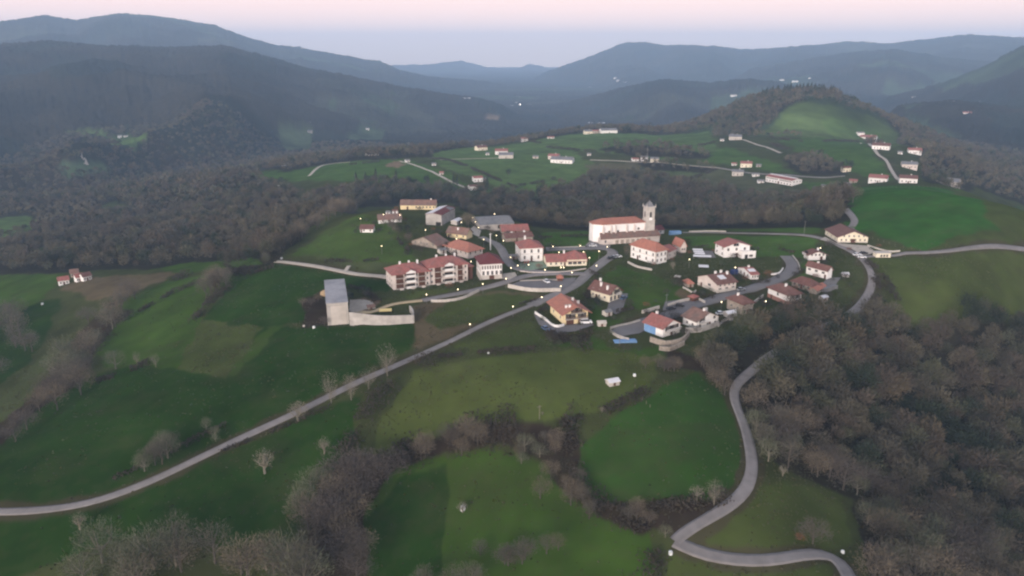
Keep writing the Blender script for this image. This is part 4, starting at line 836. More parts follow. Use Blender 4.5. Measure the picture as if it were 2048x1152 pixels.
FARB = """744 311 26 tile cream 5 low red roofed farmhouse|856 299 16 tile stone 0 dark red roofed farmhouse at the wood edge|815 324 9 slate white 20 small white cabin by the far lane
962 301 22 brown cream 25 cream gabled farmhouse on the far green ridge|1003 309 26 tile white 0 white walled farmhouse with steep dark red roof|1012 317 30 slate pale 0 low stone barn below the steep roofed farmhouse
1049 283 14 tile white 0 small red roofed house on the far ridge line|1098 277 6 tile white 10 small white far house of a twin pair|1105 277 6 tile white 10 second small white far house of the twin pair
1125 327 46 slate white -12 long white farm building with grey roof|1108 319 22 tile offw -12 red roofed block behind the long white farm building|1071 317 12 slate pale 0 small grey barn beside the long white farm
868 331 7 slate white 0 tiny white shed in the far meadow|883 349 9 tile offw 0 tiny brick hut by the far lane|955 364 19 tile white 15 white cottage with red roof beyond the dark wood
966 362 11 slate pale 0 grey barn beside the cottage beyond the wood|945 381 16 brown white 20 white cottage half hidden by the dark wood|1178 311 8 slate white 0 tiny white hut on the middle hill
1176 268 17 slate cream 15 cream house of the ridge farm|1191 267 12 tile stone 0 red roofed barn of the ridge farm|1216 266 34 slate white 20 white barn with long grey roof on the ridge
1270 322 13 tile white 20 white house with red roof by the far mast|1288 322 14 slate white 10 white house with grey roof by the far mast|1309 325 17 slate cream 0 plain cream block near the far mast
1444 282 8 slate white 0 small white house at the head of the ridge track|1470 280 24 slate pale 5 long low grey shed at the ridge track|1464 271 4 slate white 0 tiny white hut under the hilltop wood|1387 253 12 tile stone 0 red roofed barn on the bare far slope
1468 331 9 tile white 10 narrow white house with red roof above the orchard|1492 335 22 tile cream 0 cream house with red roof above the factory|1517 334 9 slate conc 0 small grey shed above the factory|1511 353 13 slate white 10 small white store beside the factory
1475 352 22 slate pale 0 low glasshouse beside the orchard|1521 366 12 slate white 15 white lean to in the factory yard|1648 376 8 slate white 0 flat white trough shed in the far field|1691 344 15 tile cream 25 cream house with red roof among bushes below the hill
1720 272 12 slate white 25 white gable at the top of the hill lane|1736 281 28 tile white -15 white house with long red roof at the top of the hill lane|1762 299 30 brown white -5 white house with brown roof beside the hill lane|1859 293 16 brown offw 10 small pale house at the edge of the right hand wood
1800 308 7 slate white 0 tiny white hut below the hill lane houses|1828 308 22 tile white 10 white shed with red roof below the hill lane|1817 337 26 slate offw 10 grey and white house among trees beside the hill lane|1756 365 32 tile white -5 white farmhouse with red roof above the vivid field
1815 366 30 brown white 5 white house at the foot of the hill lane|1893 371 40 slate pale -12 long low grey barn above the vivid field|1706 366 14 tile stone 0 red roofed barn behind the bare trees|1694 372 6 slate pale 0 little grey hut behind the bare trees
1901 208 12 slate white 0 white farmhouse far off on the right hillside|1933 230 14 tile white 10 white gabled farmhouse far off on the right hillside|1828 197 8 slate white 0 tiny far white house near the right ridge|1467 193 11 slate white 20 bright white far barn left of the hilltop wood
573 331 17 slate white 10 white shed on the spur left of the far fields|560 372 10 slate white 5 small white hut above the dark wood|617 249 9 slate white 0 small pale house in the far left clearing|620 266 10 slate pale 0 grey barn in the far left clearing
241 276 8 slate white 10 small white house on the left mountain|252 274 7 slate white -20 second small white house on the left mountain|1180 176 9 slate white 0 white speck of a farm under the right mountain|1035 196 14 slate white 0 long white building in the far valley
931 199 20 whsheet white 5 cluster of pale roofs of a far valley hall|942 201 14 whsheet white -10 lower pale hall of the far valley|560 98 10 slate white 0 white far farmhouse on the left skyline slope|1240 162 14 slate white 0 white far farmhouse high on the right mountain
1022 213 10 whsheet white 0 leftmost pale house of the far valley hamlet|1034 207 9 slate white 20 small white house, second of the far valley hamlet|1047 204 12 whsheet white 0 longer pale block, third of the far valley hamlet|1058 211 8 slate white 10 rightmost little house of the far valley hamlet
1232 157 9 slate white 0 left white farm on the far mountain shoulder|1252 166 9 whsheet white 10 lower white farm on the far mountain shoulder|1564 161 9 slate white 0 left pale farm high on the right hand mountain|1590 164 11 whsheet white 0 middle pale farm high on the right hand mountain|1622 158 9 slate white 0 right pale farm high on the right hand mountain
1110 183 8 slate white 0 little white farm where the valley narrows|600 97 9 slate white 10 second white farmhouse on the left skyline slope|1960 207 8 slate white 0 little white house right of the far hillside farmhouse|1195 249 52 whsheet conc 0 very long flat white factory roof in the valley|735 260 7 slate white 0 tiny pale house above the left valley wood|975 310 5 slate white 0 tiny shed by the cream gabled farmhouse|1094 186 10 whsheet white 0 pale far hall at the valley mouth"""
def far_house(px, py, wpx, rm, wl, rot, label):
    p = at1(px, py); r = float(np.linalg.norm(p)); W = max(5.0, wpx * r / F * .95); D = min(W * .75, 11 + W * .12); h = 4.6 if W > 8 else 2.6
    if W > 30: h = 5.0
    cx = p[:2] + p[:2] / np.hypot(*p[:2]) * D / 2; rz = R(rot) + math.atan2(-p[0], p[1]) * 1.0
    f = dict(c=cx, w=W, d=D, z=min(p[2], float(hgt(*cx))) , rz=rz, h=h)
    f['z'] = (p[2] + float(hgt(*cx))) / 2
    n = max(2, int(W / 3.2)); far_ = r > 2200
    nm = 'barn' if 'barn' in label else 'shed' if ('shed' in label or 'hut' in label or 'store' in label) else 'factory' if 'factory roof' in label else 'farmhouse' if 'farm' in label else 'cottage' if 'cottage' in label else 'house'
    house(f, nm, label, nm, h, 'gw' if W > D * 1.1 else 'gd', min(D, W) * .2 if rm != 'whsheet' else .8, .5, wl, rm, wins=[] if far_ or 'barn' in label else [('F', .15, .85, n if n < 7 else 6, [1.0], .9, 1.2)], doors=[] if far_ else [('F', .5, 1.1, 2.0)], chim=[(.15, .1, 1.0)] if W > 12 and not far_ and 'barn' not in label else [], deep=6)
for ln in FARB.replace('\n', '|').split('|'):
    a = ln.split(' ', 6); far_house(float(a[0]), float(a[1]), float(a[2]), a[3], a[4], float(a[5]), a[6])
# the pink roofed factory and the farm on the left
def factory():
    f = fit((1583, 372), (1603, 364), (1531, 362)); f['c'] = f['c']; 
    root = house(f, 'factory', 'long white two storey factory with pinkish red roof below the hill', 'factory', 5.6, 'gw' if f['w'] > f['d'] else 'gd', 1.6, .5, 'white', 'tile', wins=[('S', .06, .44, 7, [3.4], 1.6, 1.0), ('S', .56, .95, 7, [3.4], 1.6, 1.0), ('S', .06, .95, 9, [.6], 1.4, 1.3), ('F', .2, .8, 3, [3.4], 1.4, 1.0)], doors=[('S', .5, 2.2, 2.4)], deep=6)
    m = MB().box(-1.2, 1.2, -f['d'] / 2, f['d'] / 2, 6.9, 7.5) if f['d'] > f['w'] else MB().box(-f['w'] / 2, f['w'] / 2, -1, 1, 6.9, 7.5); m.build('ridge_light', M['whsheet'], root)
factory()
for A, w_, d_, rm, l, rot in (((128, 568), 10, 6, 'tile', 'white cottage with red roof, nearest of the left hand farm', 12), ((158, 562), 7, 6, 'tile', 'small white house in the middle of the left hand farm', 25), ((172, 560), 9, 7, 'brown', 'white gabled house at the right end of the left hand farm', 30), ((150, 553), 8, 5, 'oldtile', 'low stone barn behind the left hand farm', 8)):
    w_ *= .58; d_ *= .7; p = at1(*A); f = dict(c=p[:2], w=w_, d=d_, z=p[2], rz=R(rot) + .4); house(f, 'cottage', l, 'cottage', 3.4, 'gw', 1.8, .5, 'white' if 'barn' not in l else 'stone', rm, wins=[('F', .2, .8, 2, [1.0], .8, 1.0)], doors=[('F', .5, 1, 2)])
MARKS.append(('left hand farm', at1(150, 560)[:2])); MARKS.append(('farmhouse fork', at1(1700, 500)[:2]))
# ------------------------------------------------------------------ free-standing walls
def wall_run(px, h, t, m, label, name='garden_wall', cat='wall', down=1.2, top=None):
    P = poly(px); P = at(P[:, 0], P[:, 1]); Q = spline(P[:, :2], 2.5) if len(P) > 2 else P[:, :2] + 0
    if len(Q) == 2: Q = Q[0] + (Q[1] - Q[0]) * np.linspace(0, 1, 12)[:, None]
    T = np.gradient(Q, axis=0); T /= np.linalg.norm(T, axis=1)[:, None] + 1e-9; Nn = np.stack([-T[:, 1], T[:, 0]], 1) * t / 2; z = hgt(Q[:, 0], Q[:, 1])
    if top is not None: zt = np.full(len(z), z.max() + h)
    else: zt = z + h
    a, b = Q + Nn, Q - Nn; V = []
    for i in range(len(Q)): V += [(*a[i], z[i] - down), (*a[i], zt[i]), (*b[i], zt[i]), (*b[i], z[i] - down)]
    Fc = []
    for i in range(len(Q) - 1):
        for j in range(4): Fc.append((4 * i + j, 4 * i + (j + 1) % 4, 4 * i + 4 + (j + 1) % 4, 4 * i + 4 + j))
    n = 4 * (len(Q) - 1); Fc += [(3, 2, 1, 0), (n, n + 1, n + 2, n + 3)]
    return tag(mesh_obj(name, V, Fc, M[m]), label, cat)
wall_run('700 651 760 650 828 646', 3.6, .5, 'conc', 'long pale concrete side wall running right from the ball court', 'court_wall', top=1)
wall_run('828 646 826 632 820 624', 3.0, .5, 'conc', 'short return wall at the right end of the ball court', 'court_wall')
wall_run('1016 575 1062 583 1122 583', 1.8, .5, 'pale', 'grey stone retaining wall below the car park', 'retaining_wall')
wall_run('862 604 890 604 925 598 958 583', 1.2, .4, 'pale', 'low pale wall on the field side of the village street', 'retaining_wall')
wall_run('1040 563 1100 561 1118 562', .6, .5, 'gravel', 'low pale kerb wall along the top of the car park', 'kerb_wall')
wall_run('1070 628 1090 641 1104 653 1116 656 1128 653', 1.3, .3, 'white', 'curving bright white wall beside the yellow house', 'garden_wall')
wall_run('1221 658 1245 652 1280 643', 1.0, .3, 'conc', 'kerb wall along the upper edge of the turning place', 'garden_wall')
wall_run('1220 664 1235 675 1258 682', 1.3, .3, 'conc', 'wall round the lower end of the turning place', 'garden_wall')
wall_run('1284 627 1318 617', 1.4, .5, 'pale', 'short pale wall left of the street parking', 'garden_wall')
wall_run('1336 613 1362 605 1386 600', 1.4, .5, 'pale', 'long pale garden wall leading to the red hut', 'garden_wall')
wall_run('1398 601 1410 607', 1.2, .4, 'pale', 'short pale wall right of the red hut', 'garden_wall')
wall_run('1256 526 1275 535 1304 541', 1.0, .6, 'pale', 'low tan wall on the lawn under the big white house', 'garden_wall')
wall_run('1370 665 1400 664 1437 652', 2.2, .4, 'conc', 'high concrete terrace wall under the white street house', 'terrace_wall')
wall_run('1437 654 1448 643 1466 640', 1.2, .3, 'pale', 'wall enclosing the yard right of the white street house', 'terrace_wall')
wall_run('1504 611 1518 600 1526 594', 1.3, .4, 'pale', 'stepped pale wall right of the brown rendered house', 'garden_wall')
wall_run('1585 512 1597 528 1600 541', .7, .25, 'pale', 'pale kerb wall on the right side of the cul de sac', 'kerb_wall')
wall_run('1542 550 1557 548 1566 538', .8, .4, 'white', 'white curved wall on the inside of the cul de sac', 'kerb_wall')
wall_run('1378 464 1420 463 1452 464', .7, .4, 'pale', 'pale stone wall on the church end of the ridge road', 'road_wall')
wall_run('1092 496 1130 495 1170 494', .5, .3, 'pale', 'low kerb wall along the path to the church', 'kerb_wall')
wall_run('1040 543 1075 546 1130 544 1172 538', .5, .3, 'offw', 'pinkish kerb wall along the school pavement', 'kerb_wall')
wall_run('1366 576 1384 586 1392 583', .8, .4, 'pale', 'pale garden wall beside the tiny orange hut', 'garden_wall')
wall_run('1300 683 1330 692 1362 686 1378 672', 2.2, .5, 'stone', 'brown stone terrace wall under the blue sided house', 'terrace_wall')
wall_run('1318 700 1340 702 1368 690', 1.8, .5, 'stone', 'lowest stone terrace wall under the blue sided house', 'terrace_wall')
wall_run('1735 492 1760 500 1800 503', .8, .4, 'pale', 'low pale wall right of the wide farmhouse', 'garden_wall')
def slab(px, py, w_, d_, h_, rot, m, label, name, cat, up=0):
    p = at1(px, py); o = MB().box(-w_ / 2, w_ / 2, -d_ / 2, d_ / 2, -.5 + up, h_ + up).build(name, M[m]); o.location = p; o.rotation_euler = (0, 0, R(rot)); return tag(o, label, cat)
def table(px, py, w_, d_, h_, rot, m, label, name, cat):
    p = at1(px, py); root = empty(name, p, R(rot), label=label, cat=cat)
    k = .12 * w_; V = [(-w_ / 2, -d_ / 2, h_), (w_ / 2, -d_ / 2, h_), (w_ / 2, d_ / 2, h_ + .4), (-w_ / 2, d_ / 2, h_ + .4)]; V += [(a, b, c + .12) for a, b, c in V]
    MB().add(V, [(3, 2, 1, 0), (4, 5, 6, 7), (0, 1, 5, 4), (1, 2, 6, 5), (2, 3, 7, 6), (3, 0, 4, 7)]).build('cover_sheet', M[m], root)
    for sx in (-1, 1):
        for sy in (-1, 1): MB().cone(sx * (w_ / 2 - .2), sy * (d_ / 2 - .2), -.8, h_ + (.2 if sy < 0 else .4) - .15, .07, .07, 6).build('post', M['pole'], root)
    return root
table(771, 625, 5.5, 2.6, .9, 8, 'wall_y', 'bright cream yellow rectangular cover on posts beside the sand path', 'garden_canopy', 'cover')
table(1407, 536, 5, 3, .8, -10, 'whsheet', 'white rectangular sheet roof on posts in the garden above the arched house', 'garden_canopy', 'cover')
table(1355, 556, 3, 2, .6, -30, 'pale', 'small pale sheet cover on posts on the lawn edge', 'garden_canopy', 'cover')
for i, (x, y) in enumerate(((1395, 504), (1397, 508), (1399, 512), (1404, 517))):
    table(x, y, 5.5 if i < 3 else 9.5, 1.5 if i < 3 else 2.0, 1.2, -8, 'whsheet', ['back', 'second', 'third', 'long front'][i] + ' white shelter roof of the row beside the big white chalet', 'shelter_roof', 'shelter')
slab(1468, 548, 3, 2.6, 2.2, 20, 'navy', 'navy blue tarpaulin covered stack beside the white bungalow', 'covered_stack', 'stack')
slab(1250, 683, 9, 3, .5, 8, 'blue', 'light blue rectangular cover at the foot of the turning place', 'pool_cover', 'cover')
slab(1350, 469, 7, 3, 2.2, 10, 'blue', 'blue sheeted stack behind the church', 'covered_stack', 'stack')
for i, (x, y) in enumerate(((1652, 582), (1664, 578))): slab(x, y, 5, 2.5, 1.8, 30, 'slate', ['blue grey flat shed behind the orange roofed shed', 'second blue grey flat shed nearer the wood'][i], 'flat_shed', 'shed')
# swing frame in red on the playground
p = at1(1053, 528); sw = empty('climbing_frame', p, .3, label='red climbing frame on the mint green playground', cat='climbing frame')
for x in (-1.2, 1.2): MB().tube((x, -.8, 0), (x, 0, 2), .07, .07).tube((x, .8, 0), (x, 0, 2), .07, .07).build('side_frame', M['redc'], sw)
MB().tube((-1.3, 0, 2), (1.3, 0, 2), .07, .07).build('top_bar', M['redc'], sw); MB().box(-1.0, 1.0, -.5, .5, .9, 1.0).build('platform', M['redc'], sw)
# round pale things in the meadows
def round_thing(px, py, r, h, m, label, name, cat):
    p = at1(px, py); b = MB().cone(0, 0, -.3, h * .75, r, r, 14).cone(0, 0, h * .75 + .001, h, r, r * .7, 14).build(name, M[m]); b.location = p; return tag(b, label, cat)
round_thing(926, 1019, .75, 1.2, 'bale', 'single white wrapped bale in the dark lower meadow', 'wrapped_bale', 'bale')
round_thing(1341, 1108, .55, .9, 'bale', 'white wrapped bale just below the hairpin bend', 'wrapped_bale', 'bale')
round_thing(1269, 752, .55, .9, 'bale', 'white tank in the garden corner above the olive field', 'water_tank', 'tank')
round_thing(1685, 1106, .5, .8, 'bale', 'white wrapped bale above the last bend of the lane', 'wrapped_bale', 'bale')
round_thing(628, 656, .6, .9, 'bale', 'pale bale at the lower left foot of the ball court', 'wrapped_bale', 'bale')
round_thing(608, 653, .5, .7, 'pale', 'grey stone block left of the bale near the ball court', 'stone_block', 'stone block')
round_thing(85, 609, .7, 1.0, 'bale', 'white bale at the corner of the left hand field', 'wrapped_bale', 'bale')
round_thing(563, 518, .7, 1.0, 'bale', 'white bale at the end of the gravel track', 'wrapped_bale', 'bale')
round_thing(977, 707, .4, .6, 'bale', 'tiny white trough in the hedge under the main road', 'trough', 'trough')
o = MB().ball(0, 0, -.4, 3.0, 2.0).build('sand_heap', M['hay']); o.location = at1(652, 586); tag(o, 'rounded tan sand heap behind the ball court', 'heap')
p = at1(1225, 768); f = dict(c=p[:2], w=4, d=3, z=p[2], rz=.4); house(f, 'field_hut', 'small pale field hut with grey roof in the olive field', 'hut', 1.6, 'gw', .7, .3, 'pale', 'whsheet', doors=[('F', .5, .9, 1.3)]); MARKS.append(('field hut', p[:2]))
def small_shed(px, py, w_, d_, h_, rot, wl, rm, label, name='garden_shed'):
    p = at1(px, py); house(dict(c=p[:2], w=w_, d=d_, z=p[2], rz=R(rot)), name, label, 'shed', h_, 'gw', .7, .25, wl, rm, doors=[('F', .5, .9, h_ * .8)])
small_shed(790, 427, 3.6, 3, 2.2, 10, 'white', 'brown', 'tiny white shed between the hilltop cottage and the yellow gabled lodge')
small_shed(777, 429, 2.6, 2.2, 1.8, -15, 'white', 'slate', 'small white hut just behind the long hilltop cottage roof')
small_shed(913, 447, 8, 4, 2.4, 70, 'conc', 'whsheet', 'low pale lean to at the right end of the white roofed barn')
small_shed(884, 506, 4, 3, 2.2, 40, 'pale', 'slate', 'grey hut between the old stone farmhouse and the pink manor')
small_shed(1027, 518, 4, 2.6, 2.1, 8, 'stone', 'slate', 'little dark shed left of the tall white villa')
small_shed(1460, 632, 5, 3, 2.0, 25, 'conc', 'whsheet', 'pale roofed open shed right of the white street house')
small_shed(1214, 630, 3.2, 3, 1.9, 30, 'pale', 'slate', 'small grey hut below the drive of the cream house')
small_shed(1203, 651, 3.4, 2.4, 1.6, 5, 'pale', 'pale', 'pale stone hut right of the yellow house forecourt')
small_shed(1646, 600, 3.4, 2.6, 1.8, 30, 'pale', 'whsheet', 'small white roofed hut under the orange roofed shed')
small_shed(1690, 552, 3.0, 2.0, 1.3, 0, 'white', 'whsheet', 'tiny white hut on the dark bank inside the ridge road bend')
small_shed(742, 617, 3.2, 2.0, 1.3, 20, 'stone', 'oldtile', 'small stone hut on the earth yard by the ball court')
# ------------------------------------------------------------------ cars
def car(px, py, rot, paint, label, van=False, name='parked_car'):
    L, Wd, Hh = (4.9, 1.9, 2.0) if van else (4.2, 1.75, 1.45)
    p = at1(px, py); root = empty(name, (p[0], p[1], p[2] + (.38 if True else 0)), R(rot), label=label, cat='van' if van else 'car', group='vehicles parked in the village')
    def prof(pts, w0, nm, m, up=None):
        V = [(x, -w0, z) for x, z in pts] + [(x, w0, z) for x, z in pts]; n = len(pts)
        return MB().add(V, [tuple(range(n)), tuple(range(2 * n - 1, n - 1, -1))] + [((i + 1) % n, i, n + i, n + (i + 1) % n) for i in range(n)]).build(nm, M[m], root)
    h2 = Hh * .58 if not van else Hh * .55
    prof([(-L / 2, .25), (L / 2, .25), (L / 2, h2 * .8), (L / 2 - .25, h2), (-L / 2 + .1, h2), (-L / 2, h2 * .85)], Wd / 2, 'body', paint)
    if van: prof([(-L / 2 + .1, h2), (L / 2 - 1.0, h2), (L / 2 - 1.7, Hh - .06), (-L / 2 + .15, Hh - .06)], Wd / 2 - .1, 'windows', 'glass'); prof([(-L / 2 + .1, Hh - .059), (L / 2 - 1.65, Hh - .059), (L / 2 - 1.8, Hh), (-L / 2 + .2, Hh)], Wd / 2 - .06, 'roof', paint)
    else: prof([(-L / 2 + .3, h2), (L / 2 - 1.1, h2), (L / 2 - 1.75, Hh - .06), (-L / 2 + .8, Hh - .06)], Wd / 2 - .12, 'windows', 'glass'); prof([(-L / 2 + .8, Hh - .059), (L / 2 - 1.75, Hh - .059), (L / 2 - 1.9, Hh), (-L / 2 + 1.0, Hh)], Wd / 2 - .12, 'roof', paint)
    for x in (-L / 2 + .8, L / 2 - .85):
        for s in (-1, 1): wv = MB().tube((x, s * (Wd / 2 - .2), .32), (x, s * (Wd / 2 + .01), .32), .33, .33, 12).build('wheel', M['tyre'], root)
car(1172, 648, 6, 'carw', 'white van parked on the forecourt of the yellow house', True, 'parked_van')
car(1091, 661, -60, 'carb', 'small blue car at the lower edge of the forecourt'); car(1093, 566, -65, 'carw', 'white car alone in the middle of the car park')
car(1222, 519, 20, 'card', 'dark car at the front of the row below the church'); car(1229, 517, 20, 'cars', 'silver car in the middle of the row below the church'); car(1236, 516, 25, 'carw', 'white car at the far end of the row below the church')
car(1247, 599, 50, 'carb', 'blue car beside the balconied side of the cream house'); car(1482, 582, 25, 'cars', 'silver car on the hamlet street beside the arched house'); car(1186, 494, 0, 'carw', 'white car at the left corner of the church')
car(1714, 512, 10, 'carw', 'white car at the road fork below the wide farmhouse'); car(1724, 517, -20, 'carw', 'second white car at the road fork, nearer the ridge road'); car(1727, 509, 10, 'card', 'black car at the road fork')
car(1359, 614, -10, 'card', 'black car behind the long garden wall'); car(1342, 620, 20, 'card', 'dark car at the left end of the street yard'); car(1441, 630, 15, 'carw', 'pale car in the yard right of the white street house')
# ------------------------------------------------------------------ street lamps
def mark_near(x, y):
    k = int(np.argmin([np.hypot(x - m[1][0], y - m[1][1]) for m in MARKS])); return MARKS[k][0], float(np.hypot(x - MARKS[k][1][0], y - MARKS[k][1][1]))
ORD = ['nearest', 'second nearest', 'third nearest', 'fourth nearest', 'fifth nearest', 'sixth nearest', 'seventh nearest', 'eighth nearest', 'ninth nearest', 'tenth nearest'] + ['%dth nearest' % k for k in range(11, 60)]
PENDING = {}
def pend(o, what): n, d = mark_near(o.location.x, o.location.y); PENDING.setdefault((what, n), []).append((d, o))
LAMPS = [(767, 429), (851, 460), (763, 492), (913, 478), (923, 444.5), (945.5, 435), (951, 444), (957, 455), (967, 479), (993, 471), (1007, 481.6), (942, 523), (1022, 536), (1021, 514.6), (1012, 557.6), (965.6, 567.7), (915.7, 578.6), (853, 589),
         (1106, 493), (1160.5, 491.5), (1118, 504.5), (1167, 504), (1179, 515.6), (1198, 502.5), (1214.5, 493.7), (1193, 531.4), (1144, 545), (1090, 539.6), (1057, 529.5), (1122, 534.8), (1127.6, 534.8), (1121.7, 572.5), (1083.6, 594.3), (1026, 613), (940, 648.5),
         (1379, 519), (1035.5, 531), (1443, 604), (1470.6, 535), (1531.7, 602.5), (1641, 496), (989, 428), (721, 437), (800, 430)]
LD = None
for k, (x, y) in enumerate(LAMPS):
    P = at1(x, y, up=4.6); big = 1.0
    root = empty('street_lamp', P, random.random() * 6, cat='street lamp', group='lit street lamps of the village')
    if LD is None:
        a = MB().cone(0, 0, -.5, 4.2, .09, .06, 8).build('pole', M['pole'], root); b = MB().cone(0, 0, 4.2, 4.32, .2, .2, 8).build('lamp_holder', M['pole'], root); c = MB().ball(0, 0, 4.62, .21, .2).build('globe', M['lit'], root); LD = (a, b, c)
    else:
        for q in LD: z = q.copy(); z.parent = root; COL.objects.link(z)
    pend(root, 'lit street lamp')
p = at1(1040, 216, up=6); o = empty('floodlight_mast', p, cat='floodlight', label='brightly lit floodlight mast far off in the valley'); MB().cone(0, 0, -2, 20, .5, .3, 8).build('pole', M['pole'], o); MB().ball(0, 0, 21, 2.0, 2.0).build('lamp', M['litw'], o)
def pole_thing(px, py, h, r, m, label, name='utility_pole', cat='pole', bar=True):
    p = at1(px, py); o = empty(name, p, .4, cat=cat, label=label); MB().cone(0, 0, -.5, h, r, r * .7, 7).build('pole', M[m], o)
    if bar: MB().box(-.9, .9, -.06, .06, h - .6, h - .45).build('crossbar', M[m], o)
pole_thing(981, 500, 9.5, .3, 'rail', 'tall white antenna mast beside the dark roofed hall', 'antenna_mast', 'mast')
pole_thing(1294, 321, 17, .35, 'pole', 'tall thin mast between far white houses', 'antenna_mast', 'mast')
pole_thing(1079, 838, 5, .14, 'palebark', 'leaning pale post on the hedge of the olive field'); pole_thing(1608, 468, 8, .12, 'pole', 'thin pole beside the ridge road before the wide farmhouse')
pole_thing(1332, 618, 7, .12, 'pole', 'thin pole beside the street yard'); pole_thing(1239, 692, 5, .12, 'palebark', 'pale pole below the turning place', bar=False)
# ------------------------------------------------------------------ trees
def twigs(g, n, R_, Hc, zc, size, shape='dome', clumps=14, thin=.28):
    """n slender triangles gathered in clumps round a crown of radius R_ and half height Hc centred at zc"""
    u = g.normal(size=(clumps, 3)); u /= np.linalg.norm(u, axis=1)[:, None]; rr = g.uniform(.35, .92, clumps)[:, None]; cen = u * rr
    if shape == 'dome': cen[:, 2] = np.abs(cen[:, 2]) * .95 - .15
    k = g.integers(0, clumps, n); p = cen[k] + g.normal(size=(n, 3)) * .20
    q = g.normal(size=(n, 3)); q /= np.linalg.norm(q, axis=1)[:, None]; m = g.random(n) < .35; p[m] = q[m] * g.uniform(.5, 1, (m.sum(), 1))
    l = np.linalg.norm(p, axis=1); b = l > 1.05; p[b] *= (1.05 / l[b])[:, None]
    if shape == 'vase': s = .25 + .75 * np.clip((p[:, 2] + 1) / 1.5, 0, 1); p[:, :2] *= s[:, None]
    if shape == 'cone': s = np.clip(1.0 - (p[:, 2] + 1) / 2, .02, 1); p[:, :2] *= s[:, None] / np.maximum(np.sqrt(np.maximum(1 - p[:, 2] ** 2, .05)), .3)[:, None]
    P = p * [R_, R_, Hc] + [0, 0, zc]
    d = p * [1, 1, .7] + [0, 0, .5] + g.normal(size=(n, 3)) * .45; d /= np.linalg.norm(d, axis=1)[:, None]
    s = np.cross(d, g.normal(size=(n, 3))); s /= np.linalg.norm(s, axis=1)[:, None]; L = size * g.uniform(.6, 1.4, n)[:, None]
    V = np.stack([P - s * L * thin, P + s * L * thin, P + d * L * 1.3], 1); return V.reshape(-1, 3)
def tri_faces(n): return np.arange(n * 3).reshape(-1, 3)
PROTO = {}
KINDS = {  # kind: crown radius, half height, centre, triangles, twig size, shape, material, bark
 'round': (4.3, 4.3, 5.2, 1500, .55, 'dome', 'tan', 'bark'), 'wide': (5.3, 4.3, 5.1, 1900, .58, 'dome', 'purple', 'bark'), 'lichen': (4.7, 4.4, 4.8, 1800, .58, 'dome', 'green', 'palebark'),
 'grey': (4.1, 4.9, 5.8, 1500, .55, 'dome', 'grey', 'bark'), 'vase': (3.4, 4.6, 5.2, 950, .5, 'vase', 'pale', 'palebark'), 'small': (2.0, 1.9, 2.6, 520, .42, 'dome', 'pale', 'palebark'),
 'evergreen': (3.4, 3.6, 4.4, 1900, .6, 'dome', 'ever', 'bark'), 'fir': (2.6, 6.0, 7.5, 1100, .7, 'cone', 'ever', 'bark'), 'shrub': (1.6, 1.3, 1.1, 420, .38, 'dome', 'bush', 'bark'), 'rust': (1.7, 1.2, 1.1, 420, .38, 'dome', 'rust', 'bark'), 'scrubby': (2.4, 1.7, 1.6, 600, .48, 'dome', 'scrub', 'bark')}
def trunk_mb(g, R_, Hc, zc, limbs, r0):
    m = MB(); top = zc - Hc * .15; m.tube((0, 0, -.8), (g.normal() * .15, g.normal() * .15, top * .55), r0, r0 * .75, 7); b0 = np.array((0, 0, top * .55))
    m.tube(b0, (g.normal() * .3, g.normal() * .3, zc + Hc * .5), r0 * .75, r0 * .2, 6)
    for i in range(limbs):
        a = 2 * pi * i / limbs + g.uniform(-.4, .4); h0 = top * g.uniform(.4, 1.0); s = np.array((0, 0, h0)); rr = R_ * g.uniform(.55, .9); e_ = np.array((rr * cos(a), rr * sin(a), zc + Hc * g.uniform(-.2, .6)))
        mid = s * .5 + e_ * .5 + (0, 0, -.3); m.tube(s, mid, r0 * .45, r0 * .28, 5); m.tube(mid, e_, r0 * .28, r0 * .07, 4)
        for j in range(2): q = mid + (e_ - mid) * .3; m.tube(q, q + g.normal(size=3) * R_ * .28 + (0, 0, Hc * .25), r0 * .16, r0 * .05, 4)
    return m
def tree(kind, x, y, s, group=None, label=None, cat='tree', variant=None, name=None, sz=None):
    v = int(rng.integers(0, 3)) if variant is None else variant; key = (kind, v)
    R_, Hc, zc, n, ts, shp, mt, bk = KINDS[kind]
    nm = name or {'evergreen': 'evergreen_tree', 'fir': 'conifer', 'shrub': 'garden_bush', 'rust': 'rusty_shrub', 'scrubby': 'scrub_bush'}.get(kind, 'bare_tree')
    root = empty(nm, (x, y, float(hgt(x, y)) - .1), random.random() * 6.28, cat=cat, group=group, label=label); root.scale = (s, s, sz or s * random.uniform(.9, 1.12))
    if key not in PROTO:
        g = np.random.default_rng(100 + v + 17 * len(PROTO)); V = twigs(g, int(n * 5), R_ * g.uniform(.92, 1.1), Hc, zc, ts * .8, shp, clumps=int(g.integers(16, 28)), thin=.09)
        c = np_mesh('crown', V, tri_faces(n), TW[mt], root); low = kind in ('shrub', 'rust', 'scrubby')
        t = trunk_mb(g, R_, Hc, zc, 4 if low else 8, .10 if low else (.16 if kind == 'vase' else .26)).build('trunk', M[bk], root); PROTO[key] = (c, t)
    else:
        for q in PROTO[key]: z = q.copy(); z.parent = root; COL.objects.link(z)
    return root
def jitter_fill(P, sp, g):
    lo, hi = P.min(0), P.max(0); gx, gy = np.meshgrid(np.arange(lo[0], hi[0], sp), np.arange(lo[1], hi[1], sp)); gx = gx + g.uniform(-.5, .5, gx.shape) * sp * .95; gy = gy + g.uniform(-.5, .5, gy.shape) * sp * .95
    m = inside(P, gx, gy); return np.column_stack([gx[m], gy[m]])
HC = np.array([np.append(b['f']['c'], max(b['f']['w'], b['f']['d']) / 2 + 3) for b in BL] + [np.append(CH['c'], 20), np.append(AP['c'], 20), np.append(FR['c'], 17)])
cand = []
